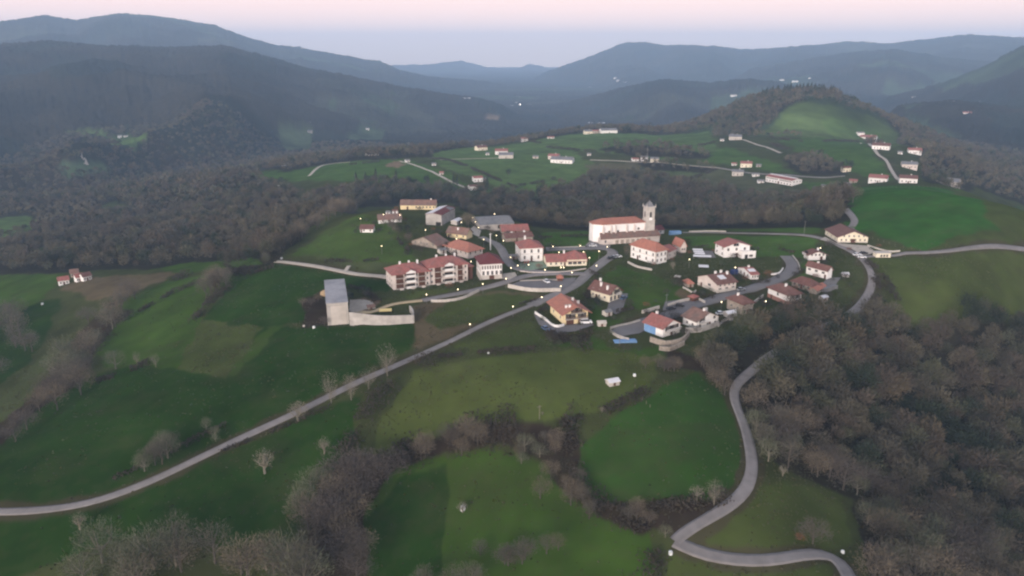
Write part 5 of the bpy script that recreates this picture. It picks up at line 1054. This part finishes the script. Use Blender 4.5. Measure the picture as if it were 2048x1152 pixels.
for k, (P, sp, cf) in enumerate(WOODP):
    q = jitter_fill(P, sp, rng); r = np.hypot(q[:, 0], q[:, 1]); q = q[r < 1900]; cand.append(np.column_stack([q, np.full(len(q), k)]))
cand = np.vstack(cand)
# loose woods on the slopes between and beyond, wherever the ground is woodland and not yet filled
gx, gy = np.meshgrid(np.arange(-900, 1100, 11.0), np.arange(700, 1750, 11.0)); gx = gx + rng.uniform(-5, 5, gx.shape); gy = gy + rng.uniform(-5, 5, gy.shape); gx, gy = gx.ravel(), gy.ravel()
rr = np.hypot(gx, gy); ti = np.clip(np.searchsorted(TH, np.arctan2(gx, gy)) - 1, 0, NT - 1); rj = np.clip(np.searchsorted(RR, rr) - 1, 0, NR - 1)
lw = LAND[rj, ti].sum(1) < .155; ok = lw & (rr > 1180) & (rr < 1800)
cand = np.vstack([cand, np.column_stack([gx[ok], gy[ok], np.full(ok.sum(), 50)])])
x, y = cand[:, 0], cand[:, 1]; top = proj(np.column_stack([x, y, hgt(x, y) + 8]))
ok = (y > 50) & (top[0] > -130) & (top[0] < 2180) & (top[1] < 1330) & seen(x, y, 11, 14)
cand = cand[ok]; x, y = cand[:, 0], cand[:, 1]; rd = road_dist(x, y); need = np.where((np.hypot(x, y) < 900) & ~((x > at1(1545, 708)[0]) & (y > at1(1545, 708)[1] - 5) & (y < at1(1655, 650)[1])), 3.6, 1.0)
keep = rd > need
for cx, cy, cr in HC: keep &= np.hypot(x - cx, y - cy) > cr
# keep named fields free of trees
ti = np.clip(np.searchsorted(TH, np.arctan2(x, y)) - 1, 0, NT - 1); rj = np.clip(np.searchsorted(RR, np.hypot(x, y)) - 1, 0, NR - 1)
Lc = LAND[rj, ti]; keep &= Lc[:, 1] < .075
cand = cand[keep]; rc_ = np.hypot(cand[:, 0], cand[:, 1]); cand = cand[np.argsort(rc_)]
NIND = 95
GRP = {0: ('bare trees of the wood right of the village', 'bare brown tree of the dense wood below the village, on the right hand slope')}
near, rest = cand[:NIND], cand[NIND:]
WM = [(n, at1(px, py)[:2]) for n, px, py in (('hairpin bend', 1350, 1083), ('last bend of the lower lane', 1690, 1130), ('lane beside the vivid field', 1500, 920), ('upper lane bend', 1468, 790), ('lower right corner of the view', 2000, 1100), ('right edge of the view', 2030, 900), ('round purple tree', 1700, 1010))]
for x, y, k in near:
    kd = rng.choice(['round', 'wide', 'lichen', 'grey'], p=[.36, .26, .2, .18]); s = rng.uniform(.62, 1.05)
    g_, l_ = GRP.get(int(k), GRP[0]); o = tree(kd, x, y, s * 1.2, group=g_)
    n_ = min(WM, key=lambda m: np.hypot(x - m[1][0], y - m[1][1])); d_ = np.hypot(x - n_[1][0], y - n_[1][1])
    PENDING.setdefault(({'round': 'tan bare wood tree', 'wide': 'purplish bare wood tree', 'lichen': 'grey green bare wood tree', 'grey': 'grey bare wood tree'}[kd], n_[0]), []).append((d_, o))
# the rest of the woods as one mass
def mass(pts, name, label):
    g = np.random.default_rng(3); Vs, Cs = [], []; protos = {}
    for lod, n in ((0, 850), (1, 240), (2, 60)):
        for v in range(6):
            sz = (.60, .9, 1.45)[lod]; shp = 'dome'
            protos[lod, v] = twigs(g, n, 4.0, 3.9, 5.6, sz, shp, clumps=12, thin=(.17, .24, .36)[lod])
    base_c = np.array([(.135, .115, .085), (.108, .094, .074), (.108, .084, .070), (.100, .100, .066), (.082, .072, .060), (.030, .042, .026), (.135, .105, .075)]) * (.78, .80, .72)
    r = np.hypot(pts[:, 0], pts[:, 1]); zz = hgt(pts[:, 0], pts[:, 1]); reg = fbm(pts[:, 0] / 90, pts[:, 1] / 90, 3, 33)
    for i in range(len(pts)):
        lod = 0 if r[i] < 520 else 1 if r[i] < 900 else 2; P = protos[lod, int(g.integers(0, 6))]; a = g.uniform(0, 6.28); s = g.uniform(.6, 1.25) * (1.12 if pts[i, 2] == 0 else 1.0) * (1 + .45 * reg[i]); ca, sa = cos(a) * s, sin(a) * s; sz = s * g.uniform(.9, 1.2)
        Vs.append(np.column_stack([P[:, 0] * ca - P[:, 1] * sa + pts[i, 0], P[:, 0] * sa + P[:, 1] * ca + pts[i, 1], P[:, 2] * sz + zz[i]]))
        pe = .30 if (pts[i, 2] == 3) else (.22 if reg[i] > .12 else .06)
        c = base_c[5] if g.random() < pe else base_c[[0, 1, 2, 3, 4, 6][int(np.clip(g.normal(2.2 + reg[i] * 4, 1.5), 0, 5))]]
        Cs.append(np.repeat((c * g.uniform(.82, 1.18))[None], len(P), 0))
    V = np.vstack(Vs); o = np_mesh(name, V, tri_faces(len(V) // 3), TW['wood'], attr=('tint', np.vstack(Cs)))
    print('mass', len(pts), len(V) // 3); return tag(o, label, 'woodland', kind='stuff')
rest = rest[(rest[:, 2] != 3) | (rest[:, 1] > 0)]
if len(rest): mass(rest, 'woodland', 'distant bare winter woods covering the slopes around and behind the village')
# dark conifers on the hilltop
P = at(*poly('1535 198 1560 194 1600 192 1635 198 1665 208 1688 216').T); r_ = np.median(np.hypot(P[:, 0], P[:, 1])); Q = []
for tx in np.linspace(1530, 1672, 30):
    d = ray(tx, 195); d = d[:2] / np.hypot(*d[:2]); c_ = np.arange(1150, 1550, 4.0); hh = hgt(d[0] * c_, d[1] * c_); rb = c_[np.argmax(hh / c_)]; Q.append(d * rb)
FIRS = []
for q in Q:
    for k in range(2):
        a = q + rng.normal(size=2) * (2.5, 6); FIRS.append(tree('fir', a[0], a[1], rng.uniform(1.25, 1.5), group='conifers crowning the hilltop'))
FIRS.sort(key=lambda o: proj(np.array(o.location))[0])
for i, o in enumerate(FIRS): o['label'] = 'dark conifer of the belt crowning the far hilltop'
# tree belts near the camera: (pixel polyline, count, spread in metres, kinds, size, group, label)
BELT = [
 ('100 830 125 765 160 720 190 690 215 650 250 600 290 590', 22, 9, ['wide', 'grey', 'round', 'lichen'], (.95, 1.4), 'trees of the left hedgerow', 'purplish tree of the broad hedgerow below the left farm'),
 ('0 760 30 720 60 690 0 640 -40 700', 12, 10, ['wide', 'grey'], (1.1, 1.5), 'trees at the left edge', 'dark bare tree on the slope left of the broad hedgerow'),
 ('40 880 90 800 130 790', 5, 3, ['wide', 'round'], (.6, .8), 'trees of the lower left hedgerow', 'low bare tree in the lower end of the left hedgerow'),
 ('170 1190 210 1150 260 1190 330 1130 390 1110 430 1140 480 1150 520 1130 560 1150 600 1190 660 1200', 20, 4, ['lichen', 'round', 'lichen', 'grey'], (.80, 1.15), 'grey green trees along the lower frame', 'grey green bare tree of the row across the lower meadow'),
 ('590 1180 620 1100 640 1060 660 1020 690 990 720 980 690 1060 700 1120 710 1170', 20, 4, ['wide', 'wide', 'round'], (.72, .98), 'purple brown grove', 'purple brown tree of the grove between the lower meadows'),
 ('700 960 735 960 760 965', 5, 3, ['wide'], (.8, 1.0), 'round heads of the grove', 'large rounded purple tree at the upper end of the grove'),
 ('600 1040 625 1000 640 970', 4, 2, ['lichen'], (.6, .9), 'olive trees of the grove', 'olive green tree along the left edge of the purple grove'),
 ('820 920 870 900 900 880 930 900 960 905', 9, 4, ['round', 'wide', 'round'], (.45, .75), 'scrub trees at the middle hedge', 'bush sized tree on the scrubby hedge under the olive field'),
 ('1030 930 1060 910 1090 880 1110 900 1120 920', 8, 4, ['lichen', 'round', 'grey'], (.35, .6), 'scrub trees at the hedge corner', 'small lichen grey tree at the bend of the scrubby hedge'),
 ('1100 965 1130 985 1150 1000 1170 1015 1180 1030', 8, 4, ['round', 'grey', 'round'], (.35, .6), 'scrub trees on the descending hedge', 'small tan tree on the hedge left of the vivid field'),
 ('1250 1040 1280 1040 1310 1035', 4, 3, ['grey', 'round'], (.3, .45), 'bushes under the vivid field', 'small grey bush under the lower edge of the vivid field'),
 ('980 1130 1010 1110 1040 1130 1080 1110 1120 1120', 7, 4, ['round', 'wide', 'grey'], (.35, .55), 'bushes in the lower middle meadow', 'dull brown bush in the lower middle meadow'),
 ('820 1190 870 1165 920 1180 960 1190', 5, 4, ['lichen', 'grey'], (.5, .7), 'bushes at the bottom edge', 'pale grey bush at the very bottom of the middle meadow'),
 ('1500 880 1530 900 1510 860 1540 930', 6, 3, ['grey', 'lichen'], (.45, .7), 'trees beside the descending lane', 'grey bare tree on the outer side of the descending lane'),
 ('1440 770 1420 740 1400 730 1455 800', 7, 3, ['round', 'wide'], (.5, .75), 'trees at the top of the vivid field', 'tan bare tree at the upper corner of the vivid field'),
 ('270 960 300 935 330 905 350 890', 8, 4, ['lichen', 'grey'], (.45, .7), 'thicket above the main road', 'grey green bush of the thicket beside the main road'),
 ('400 880 420 875 440 880', 3, 3, ['lichen'], (.3, .45), 'bushes above the main road', 'small grey bush right of the thicket on the main road'),
 ('545 515 570 500 600 482 625 462 650 445 680 432 705 425', 20, 6, ['round', 'round', 'grey'], (.95, 1.35), 'tan trees on the hilltop edge', 'tall tan bare tree left of the hilltop meadow'),
 ('400 600 420 590 445 580 430 570', 8, 5, ['round', 'grey'], (.9, 1.2), 'trees on the left field corner', 'tan bare tree on the bank between the upper left fields'),
 ('610 640 630 620 640 600 645 630 660 660', 8, 3, ['round', 'wide'], (.35, .5), 'scrub left of the ball court', 'reddish brown scrub tree left of the ball court'),
 ('690 590 720 600 735 590 710 580', 5, 3, ['wide', 'evergreen'], (.35, .5), 'scrub behind the ball court', 'dark shrub behind the ball court'),
 ('1640 410 1660 400 1680 395 1690 410 1700 400 1650 430', 12, 6, ['round'], (.9, 1.2), 'tan trees behind the farmhouse', 'tall tan bare tree behind the wide farmhouse'),
 ('1000 385 820 372 760 366 700 372 880 372', 16, 8, ['evergreen', 'fir', 'evergreen'], (1.0, 1.3), 'dark trees behind the hilltop', 'dark evergreen on the wood edge behind the hilltop houses'),
 ('1240 515 1270 500 1245 505', 3, 2, ['round'], (.35, .45), 'plane trees below the church', 'bare brown tree between the church and the big white house'),
 ('915 470 935 455 940 448', 3, 2, ['wide', 'round'], (.7, .9), 'trees by the hilltop barns', 'tall pinkish bare tree right of the white roofed barn'),
 ('800 470 820 485 780 460 770 455 830 478 790 480', 9, 4, ['wide', 'round', 'evergreen'], (.4, .6), 'garden trees on the hilltop', 'bushy tree between hilltop cottage and old stone farmhouse'),
 ('975 490 990 500 1000 475 985 470', 5, 3, ['evergreen', 'round'], (.35, .5), 'trees at the curved street', 'green tree beside the curved street behind the dark roofed hall'),
 ('1188 604 1196 610', 2, 1, ['evergreen'], (.3, .4), 'dark bushes by the cream house', 'dark rounded bush below the cream house'),
 ('1275 725 1300 735 1330 742 1360 745', 5, 3, ['wide', 'round'], (.35, .5), 'trees below the blue sided house', 'brown tree below the terraces of the blue sided house'),
]
NTH = ['first', 'second', 'third', 'fourth', 'fifth', 'sixth', 'seventh', 'eighth', 'ninth', 'tenth'] + ['%dth' % k for k in range(11, 40)]
for px, n, sp, kinds, (s0, s1), g_, l_ in BELT:
    P = poly(px); P = at(P[:, 0], P[:, 1])[:, :2]; seg = np.linalg.norm(np.diff(P, axis=0), axis=1); cum = np.append(0, np.cumsum(seg))
    L_ = []; BS = 1.38 if P[:, 1].max() < 300 and n > 3 else 1.12
    for i in range(n):
        t = (i + rng.uniform(0, 1)) / n * cum[-1]; q = np.array([np.interp(t, cum, P[:, 0]), np.interp(t, cum, P[:, 1])]) + rng.normal(size=2) * sp * .5
        if any(np.hypot(q[0] - cx, q[1] - cy) < cr - 2 for cx, cy, cr in HC) or road_dist([q[0]], [q[1]])[0] < 1.5: continue
        L_.append(tree(str(rng.choice(kinds)), q[0], q[1], rng.uniform(s0, s1) * BS, group=g_, label=l_))
    L_.sort(key=lambda o: proj(np.array(o.location))[0])
    for i, o in enumerate(L_): o['label'] = l_ + ', ' + NTH[i] + ' from the left'
# single trees one can point to
for px, py, kd, s, l in ((530, 948, 'small', 1.9, 'pale round headed tree alone in the meadow below the main road'), (648, 908, 'small', 1.3, 'smaller pale tree near the grove, right of the lone round tree'),
    (663, 806, 'vase', 1.2, 'pale tall tree standing on the road verge, leftmost of the verge trees'), (703, 800, 'vase', 1.05, 'pale slim tree on the road verge, second from the left'), (738, 778, 'vase', 1.0, 'pale slim tree on the road verge, third from the left'), (775, 752, 'vase', 1.4, 'largest pale tree on the road verge'),
    (597, 842, 'small', 1.8, 'tan tree at the road edge where the verge widens'), (1428, 1010, 'vase', .9, 'pale slim tree by the lane below the vivid field'), (1394, 1000, 'small', 1.1, 'pale bushy tree left of the slim tree by the lane'),
    (1565, 952, 'small', .8, 'pale rounded bush on the wood edge inside the lane bend'), (1625, 1088, 'wide', .85, 'rounded purple brown tree above the lower lane'), (160, 1060, 'small', 1.3, 'faint grey tree below the left end of the main road'),
    (130, 765, 'lichen', 1.6, 'big pale green tree at the foot of the left hedgerow'), (232, 738, 'lichen', 1.1, 'pale green tree in the middle of the left field edge'), (312, 735, 'vase', .6, 'thin grey tree at the right end of the left field edge'), (275, 730, 'vase', .65, 'thin bare tree between the pale green tree and the field corner'),
    (1204, 825, 'small', .5, 'small tan bush on the hedge under the field hut'), (925, 1025, 'small', .9, 'dull brown bush behind the white bale'), (1017, 352, 'evergreen', 1.0, 'dark round tree alone in the far green field'), (1085, 830, 'small', .3, 'tiny shrub by the leaning post'),
    (1600, 1080, 'rust', .9, 'little reddish shrub left of the rounded tree on the lower lane'), (1330, 1075, 'lichen', .4, 'pale green bush in the elbow of the hairpin'), (1345, 538, 'small', .9, 'small bare tree right of the big white house'), (1348, 500, 'evergreen', .4, 'dark shrub between the white barn and the annex'),
    (895, 500, 'evergreen', .55, 'dark pointed evergreen in front of the old stone farmhouse'), (605, 612, 'round', .5, 'tan tree left of the ball court roof'), (1160, 495, 'small', .6, 'small tree on the church path'), (1560, 615, 'evergreen', .4, 'dark bush left of the brick based house'), (1405, 590, 'evergreen', .45, 'dark hedge bush under the arched house'), (1320, 500, 'round', .4, 'bare tree behind the big white house')):
    q = at1(px, py); tree(kd, q[0], q[1], s, label=l)
# garden bushes
for px, py in ((1290, 525), (1298, 533), (1310, 537), (1202, 612), (1192, 600), (1228, 640), (1245, 640), (1115, 625), (1095, 615), (1085, 640), (1150, 610), (1165, 612), (1180, 620), (960, 520), (972, 512), (985, 520), (1010, 495), (1030, 535), (1048, 538), (1080, 537),
               (830, 500), (845, 503), (812, 495), (800, 445), (815, 452), (780, 470), (760, 466), (735, 442), (705, 455), (850, 455), (865, 462), (880, 470), (1100, 500), (1130, 508), (1145, 515), (1425, 545), (1440, 530), (1460, 525), (1520, 560), (1535, 552), (1480, 560), (1450, 560),
               (1600, 530), (1630, 530), (1645, 528), (1690, 560), (1700, 575), (1680, 590), (1655, 600), (1640, 605), (1600, 610), (1585, 618), (1540, 610), (1525, 612), (1500, 640), (1460, 640), (1445, 650), (1380, 650), (1375, 660), (1350, 640), (1275, 700), (1250, 705), (1220, 670), (1205, 650), (1150, 685), (1120, 690), (1100, 682),
               (1255, 610), (1290, 612), (1310, 605), (1335, 585), (1350, 570), (1700, 500), (1660, 495), (1745, 498), (1760, 495), (790, 590), (820, 588), (860, 580), (900, 575), (945, 570), (700, 620), (720, 615), (690, 640)):
    q = at1(px + rng.uniform(-3, 3), py + rng.uniform(-2, 2))
    if any(np.hypot(q[0] - cx, q[1] - cy) < cr - 3.5 for cx, cy, cr in HC): continue
    kd = 'shrub' if rng.random() < .6 else ('rust' if rng.random() < .25 else 'scrubby'); t = tree(kd, q[0], q[1], rng.uniform(.7, 1.4), cat='bush', group='bushes in the village gardens', name={'shrub': 'garden_bush', 'rust': 'rusty_shrub', 'scrubby': 'scrub_bush'}[kd]); pend(t, {'shrub': 'green garden bush', 'rust': 'rust red garden shrub', 'scrubby': 'brown twiggy garden bush'}[kd])
for b in BL:
    f = b['f']
    if b['n'] in ('bus_shelter', 'cattle_shed'): continue
    for t in range(3):
        a = rng.uniform(0, 2 * pi); u = cos(a); v = sin(a); k_ = 1 / max(abs(u) / (f['w'] / 2 + 2.6), abs(v) / (f['d'] / 2 + 2.6)); q = f['c'] + f['ex'] * u * k_ + f['ey'] * v * k_
        if road_dist([q[0]], [q[1]])[0] < 1.6: continue
        if any(abs(np.dot(q - g['f']['c'], g['f']['ex'])) < g['f']['w'] / 2 + 1.5 and abs(np.dot(q - g['f']['c'], g['f']['ey'])) < g['f']['d'] / 2 + 1.5 for g in BL): continue
        kd = ['shrub', 'shrub', 'scrubby', 'rust'][int(rng.integers(0, 4))]; t_ = tree(kd, q[0], q[1], rng.uniform(.6, 1.15), cat='bush', group='bushes in the village gardens', name={'shrub': 'garden_bush', 'rust': 'rusty_shrub', 'scrubby': 'scrub_bush'}[kd]); pend(t_, {'shrub': 'green garden bush', 'rust': 'rust red garden shrub', 'scrubby': 'brown twiggy garden bush'}[kd])
for (what, n), L in PENDING.items():
    L.sort(key=lambda t: t[0])
    for i, (d, o) in enumerate(L): o['label'] = '%s, %s to the %s' % (what, ORD[i], n) if len(L) > 1 else '%s near the %s' % (what, n)
# ------------------------------------------------------------------ hedges and bramble belts, each one thing
def hedge(px, wd, ht, label, m='scrub', dens=5.0, size=.55, name='hedge'):
    P = poly(px); P = at(P[:, 0], P[:, 1])[:, :2]; Q = spline(P, 1.5) if len(P) > 2 else P[0] + (P[1] - P[0]) * np.linspace(0, 1, 30)[:, None]; T = np.gradient(Q, axis=0); T /= np.linalg.norm(T, axis=1)[:, None] + 1e-9; Nn = np.stack([-T[:, 1], T[:, 0]], 1)
    Ln = np.linalg.norm(np.diff(Q, axis=0), axis=1).sum(); n = int(min(26000, Ln * wd * dens)); k = rng.integers(0, len(Q), n); off = rng.normal(size=n) * .36; off = np.clip(off, -.75, .75)
    wob = 1 + .35 * fbm(k / 9.0, k * 0.0, 3, 7); hh = ht * (.55 + .75 * np.clip(fbm(k / 5.0, off * 2, 3, 17) + .5, 0, 1)); x = Q[k, 0] + Nn[k, 0] * off * wd * wob + rng.normal(size=n) * .4; y = Q[k, 1] + Nn[k, 1] * off * wd * wob + rng.normal(size=n) * .4
    z = hgt(x, y) + rng.random(n) ** .7 * hh * np.sqrt(np.clip(1 - (off / .8) ** 2, .05, 1)); d = rng.normal(size=(n, 3)) + (0, 0, .6); d /= np.linalg.norm(d, axis=1)[:, None]; s = np.cross(d, rng.normal(size=(n, 3))); s /= np.linalg.norm(s, axis=1)[:, None]; L = size * rng.uniform(.6, 1.5, n)[:, None]; Pp = np.column_stack([x, y, z])
    gp = fbm(k / 14.0, k * 0.0 + 5, 3, 27) > -.28; V = np.stack([Pp - s * L * .4, Pp + s * L * .4, Pp + d * L * 1.2], 1)[gp].reshape(-1, 3); return tag(np_mesh(name, V, tri_faces(n), TW[m]), label, 'hedge')
for a in (('690 905 720 850 760 790 800 755 840 730 880 715', 6.5, 2.6, 'broad dark bramble belt running down from the main road beside the olive field'),
          ('880 716 960 708 1040 703 1100 698 1180 694', 3.5, 1.8, 'dark brown hedge along the upper edge of the olive field'),
          ('690 905 690 940 720 935 760 930 820 900', 7, 2.6, 'bramble thicket joining the grove to the middle hedge'),
          ('800 915 860 890 940 868 1020 858 1090 850 1140 855', 13, 2.4, 'wide scrubby belt under the olive field'),
          ('1120 850 1180 832 1230 815 1280 790 1310 760', 4, 1.8, 'thin brown hedge climbing right of the olive field'),
          ('1140 860 1145 900 1150 950 1180 1000 1230 1030', 6, 2.2, 'brown hedge down the left side of the vivid field'),
          ('1190 1015 1260 1020 1330 1012 1400 1005 1450 990', 4, 1.6, 'brown rough hedge under the vivid field'),
          ('1240 1040 1290 1060 1310 1100 1300 1160', 6, 1.8, 'brown scrub strip above the hairpin'),
          ('0 880 40 840 80 805 120 770', 5, 2.2, 'dark hedge at the far left lower field'),
          ('160 740 200 690 240 650 290 610 330 580 370 550', 6, 3.8, 'long dark hedge curving below the left hand farm'),
          ('190 765 230 755 270 738 300 728', 4.5, 2.6, 'short dark hedge stub under the left fields'),
          ('390 640 420 605 450 585 480 560 520 535', 4.6, 3.2, 'dark thin hedge between the upper left fields'),
          ('280 625 340 590 400 565 430 550', 3.4, 2.4, 'narrow hedge line across the upper left fields'),
          ('545 535 500 548 470 545 560 520', 4, 2.2, 'dark hedge at the left end of the gravel track'),
          ('447 903 527 870 607 838 668 810 728 783', 1.6, 1.0, 'rough brown verge along the lower side of the main road'),
          ('232 958 312 920 372 890 442 856 512 826', 2.4, 1.4, 'grassy bramble verge on the upper side of the main road'),
          ('1750 560 1760 590 1740 620 1710 650', 4, 2.4, 'dark hedge on the outer side of the ridge road bend'),
          ('1735 525 1770 560 1790 600', 4, 2.0, 'dark hedge bank right of the ridge road'),
          ('1560 500 1610 512 1640 500', 2.5, 1.8, 'dark hedge at the end of the long meadow'),
          ('1095 666 1130 672 1180 664', 4, 1.6, 'reddish brown bank under the yellow house forecourt'),
          ('1040 610 1060 604 1085 598', 1.6, 1.4, 'clipped dark hedge where the road meets the yellow house'),
          ('1078 626 1092 612 1100 608', 1.4, 1.6, 'clipped hedge behind the yellow house'),
          ('1390 495 1440 492 1560 505', 1.6, 1.2, 'low hedge under the long meadow'),
          ('1175 600 1180 585 1190 575', 2.4, 2.4, 'dark reddish hedge left of the cream house'),
          ('700 330 860 318 960 345 1060 385', 4, 2.5, 'thin dark hedge across the far left green field'), ('1150 300 1250 308 1330 300 1430 285', 5, 3, 'dark hedge line across the far middle fields'),
          ('1060 283 1100 296 1150 300', 5, 3, 'short dark hedge below the ridge farm'), ('1540 275 1620 285 1720 283', 5, 3, 'brown hedge crossing the hill under the conifers'), ('1420 345 1330 372 1300 380', 4, 2.5, 'diagonal hedge in the dull far field'),
          ('1545 290 1590 310 1620 330', 8, 4, 'thick brown hedge beside the ridge track'), ('1040 372 1100 362 1130 350', 4, 3, 'dark hedge beside the lone far tree'),
          ('1235 625 1275 618 1300 632 1320 628', 2.6, 1.8, 'dark garden hedge between the cream house and the turning place'), ('1425 596 1400 592 1385 590', 2, 1.8, 'clipped dark hedge under the arched house'),
          ('1520 600 1526 606 1534 612', 3.4, 2.4, 'dense dark hedge left of the brick based house'), ('1630 545 1600 540 1590 552', 1.8, 1.4, 'hedge between the street end and the plain white house'),
          ('1455 545 1440 552 1420 548', 2, 1.6, 'hedge behind the arched house'), ('1505 565 1530 566 1555 556', 2.2, 1.6, 'rough hedge in front of the small white bungalow'),
          ('755 520 720 523 650 524', 2.4, 1.4, 'rough hedge along the top side of the gravel track'), ('1080 476 1130 474 1178 473', 2.4, 1.6, 'dark hedge line behind the church meadow'),
          ('700 575 730 583 755 605', 3, 1.8, 'curved bramble bank behind the ball court'), ('795 478 815 500 812 512', 2.4, 1.8, 'garden hedge left of the old stone farmhouse'), ('1180 545 1195 556 1176 590', 2, 2.2, 'dark hedge beside the road bend left of the cream house')):
    hedge(*a, dens=8.0 if a[1] < 5 else 6.0)
# fence posts along the vivid right field and the ridge road
def fence(px, step, label, h=1.2):
    P = poly(px); P = at(P[:, 0], P[:, 1])[:, :2]; Q = spline(P, step); o = empty('post_fence', (*Q[0], float(hgt(*Q[0]))), label=label, cat='fence'); b = None
    for i, q in enumerate(Q[:95]):
        if b is None: b = MB().cone(0, 0, -.3, h, .08, .07, 6).build('post', M['palebark'], o); c = b
        else: c = b.copy(); COL.objects.link(c); c.parent = o
        c.location = (q[0] - o.location.x, q[1] - o.location.y, float(hgt(*q)) - o.location.z)
fence('1840 502 1790 492 1745 478', 4, 'post fence on the near edge of the vivid field'); fence('1690 380 1760 377 1880 376', 5, 'post fence along the crest of the vivid field'); fence('1270 775 1285 800 1300 815', 4, 'short post fence beside the field hut')
# rough grass tufts standing in the near meadows
n = 60000; th = rng.uniform(R(-36), R(36), n); r = 150 + (470 - 150) * rng.random(n) ** .8; x = r * np.sin(th); y = r * np.cos(th)
i = np.clip(np.searchsorted(TH, th) - 1, 0, NT - 1); j = np.clip(np.searchsorted(RR, r) - 1, 0, NR - 1); c = LAND[j, i]; pr = np.where(c[:, 0] / c[:, 1] > .62, 1.0, .22) * np.clip(fbm(x / 15, y / 15, 3, 61) * 1.6 + .55, .05, 1)
k = (rng.random(n) < pr) & (road_dist(x, y) > .6)
for cx, cy, cr in HC: k &= np.hypot(x - cx, y - cy) > cr * .8
x, y, c = x[k], y[k], c[k]; n = len(x); z = hgt(x, y) - .05; sc = rng.uniform(.18, .5, n); Vt = []
for q in range(3):
    a = rng.uniform(0, 6.28, n); d = np.stack([np.cos(a), np.sin(a)], 1); Vt.append(np.stack([np.column_stack([x - d[:, 0] * sc, y - d[:, 1] * sc, z]), np.column_stack([x + d[:, 0] * sc, y + d[:, 1] * sc, z]), np.column_stack([x + rng.normal(size=n) * .15, y + rng.normal(size=n) * .15, z + sc * rng.uniform(.7, 1.3, n)])], 1))
Vt = np.concatenate(Vt).reshape(-1, 3); cc = np.tile(np.repeat((c * .5 + np.array((.075, .070, .034)) * .5) * rng.uniform(.8, 1.25, (n, 1)), 3, 0), (3, 1))
tag(np_mesh('rough_grass', Vt, tri_faces(len(Vt) // 3), TW['wood'], attr=('tint', cc)), 'tufts of rough winter grass scattered over the meadows', 'grass', kind='stuff')
# ------------------------------------------------------------------ haze
hz = MB().box(-12900, 12900, -12900, 12900, float(HG.min()) - 12, float(HG.max()) + 40)
hm = bpy.data.materials.new('haze'); hm.use_nodes = True; t = hm.node_tree; t.nodes.remove(t.nodes['Principled BSDF'])
pv = t.nodes.new('ShaderNodeVolumePrincipled'); pv.inputs['Color'].default_value = (.52, .73, 1.0, 1); pv.inputs['Density'].default_value = 0.00014; pv.inputs['Anisotropy'].default_value = 0
t.links.new(pv.outputs[0], t.nodes['Material Output'].inputs['Volume']); ho = hz.build('haze', hm); ho['kind'] = 'stuff'
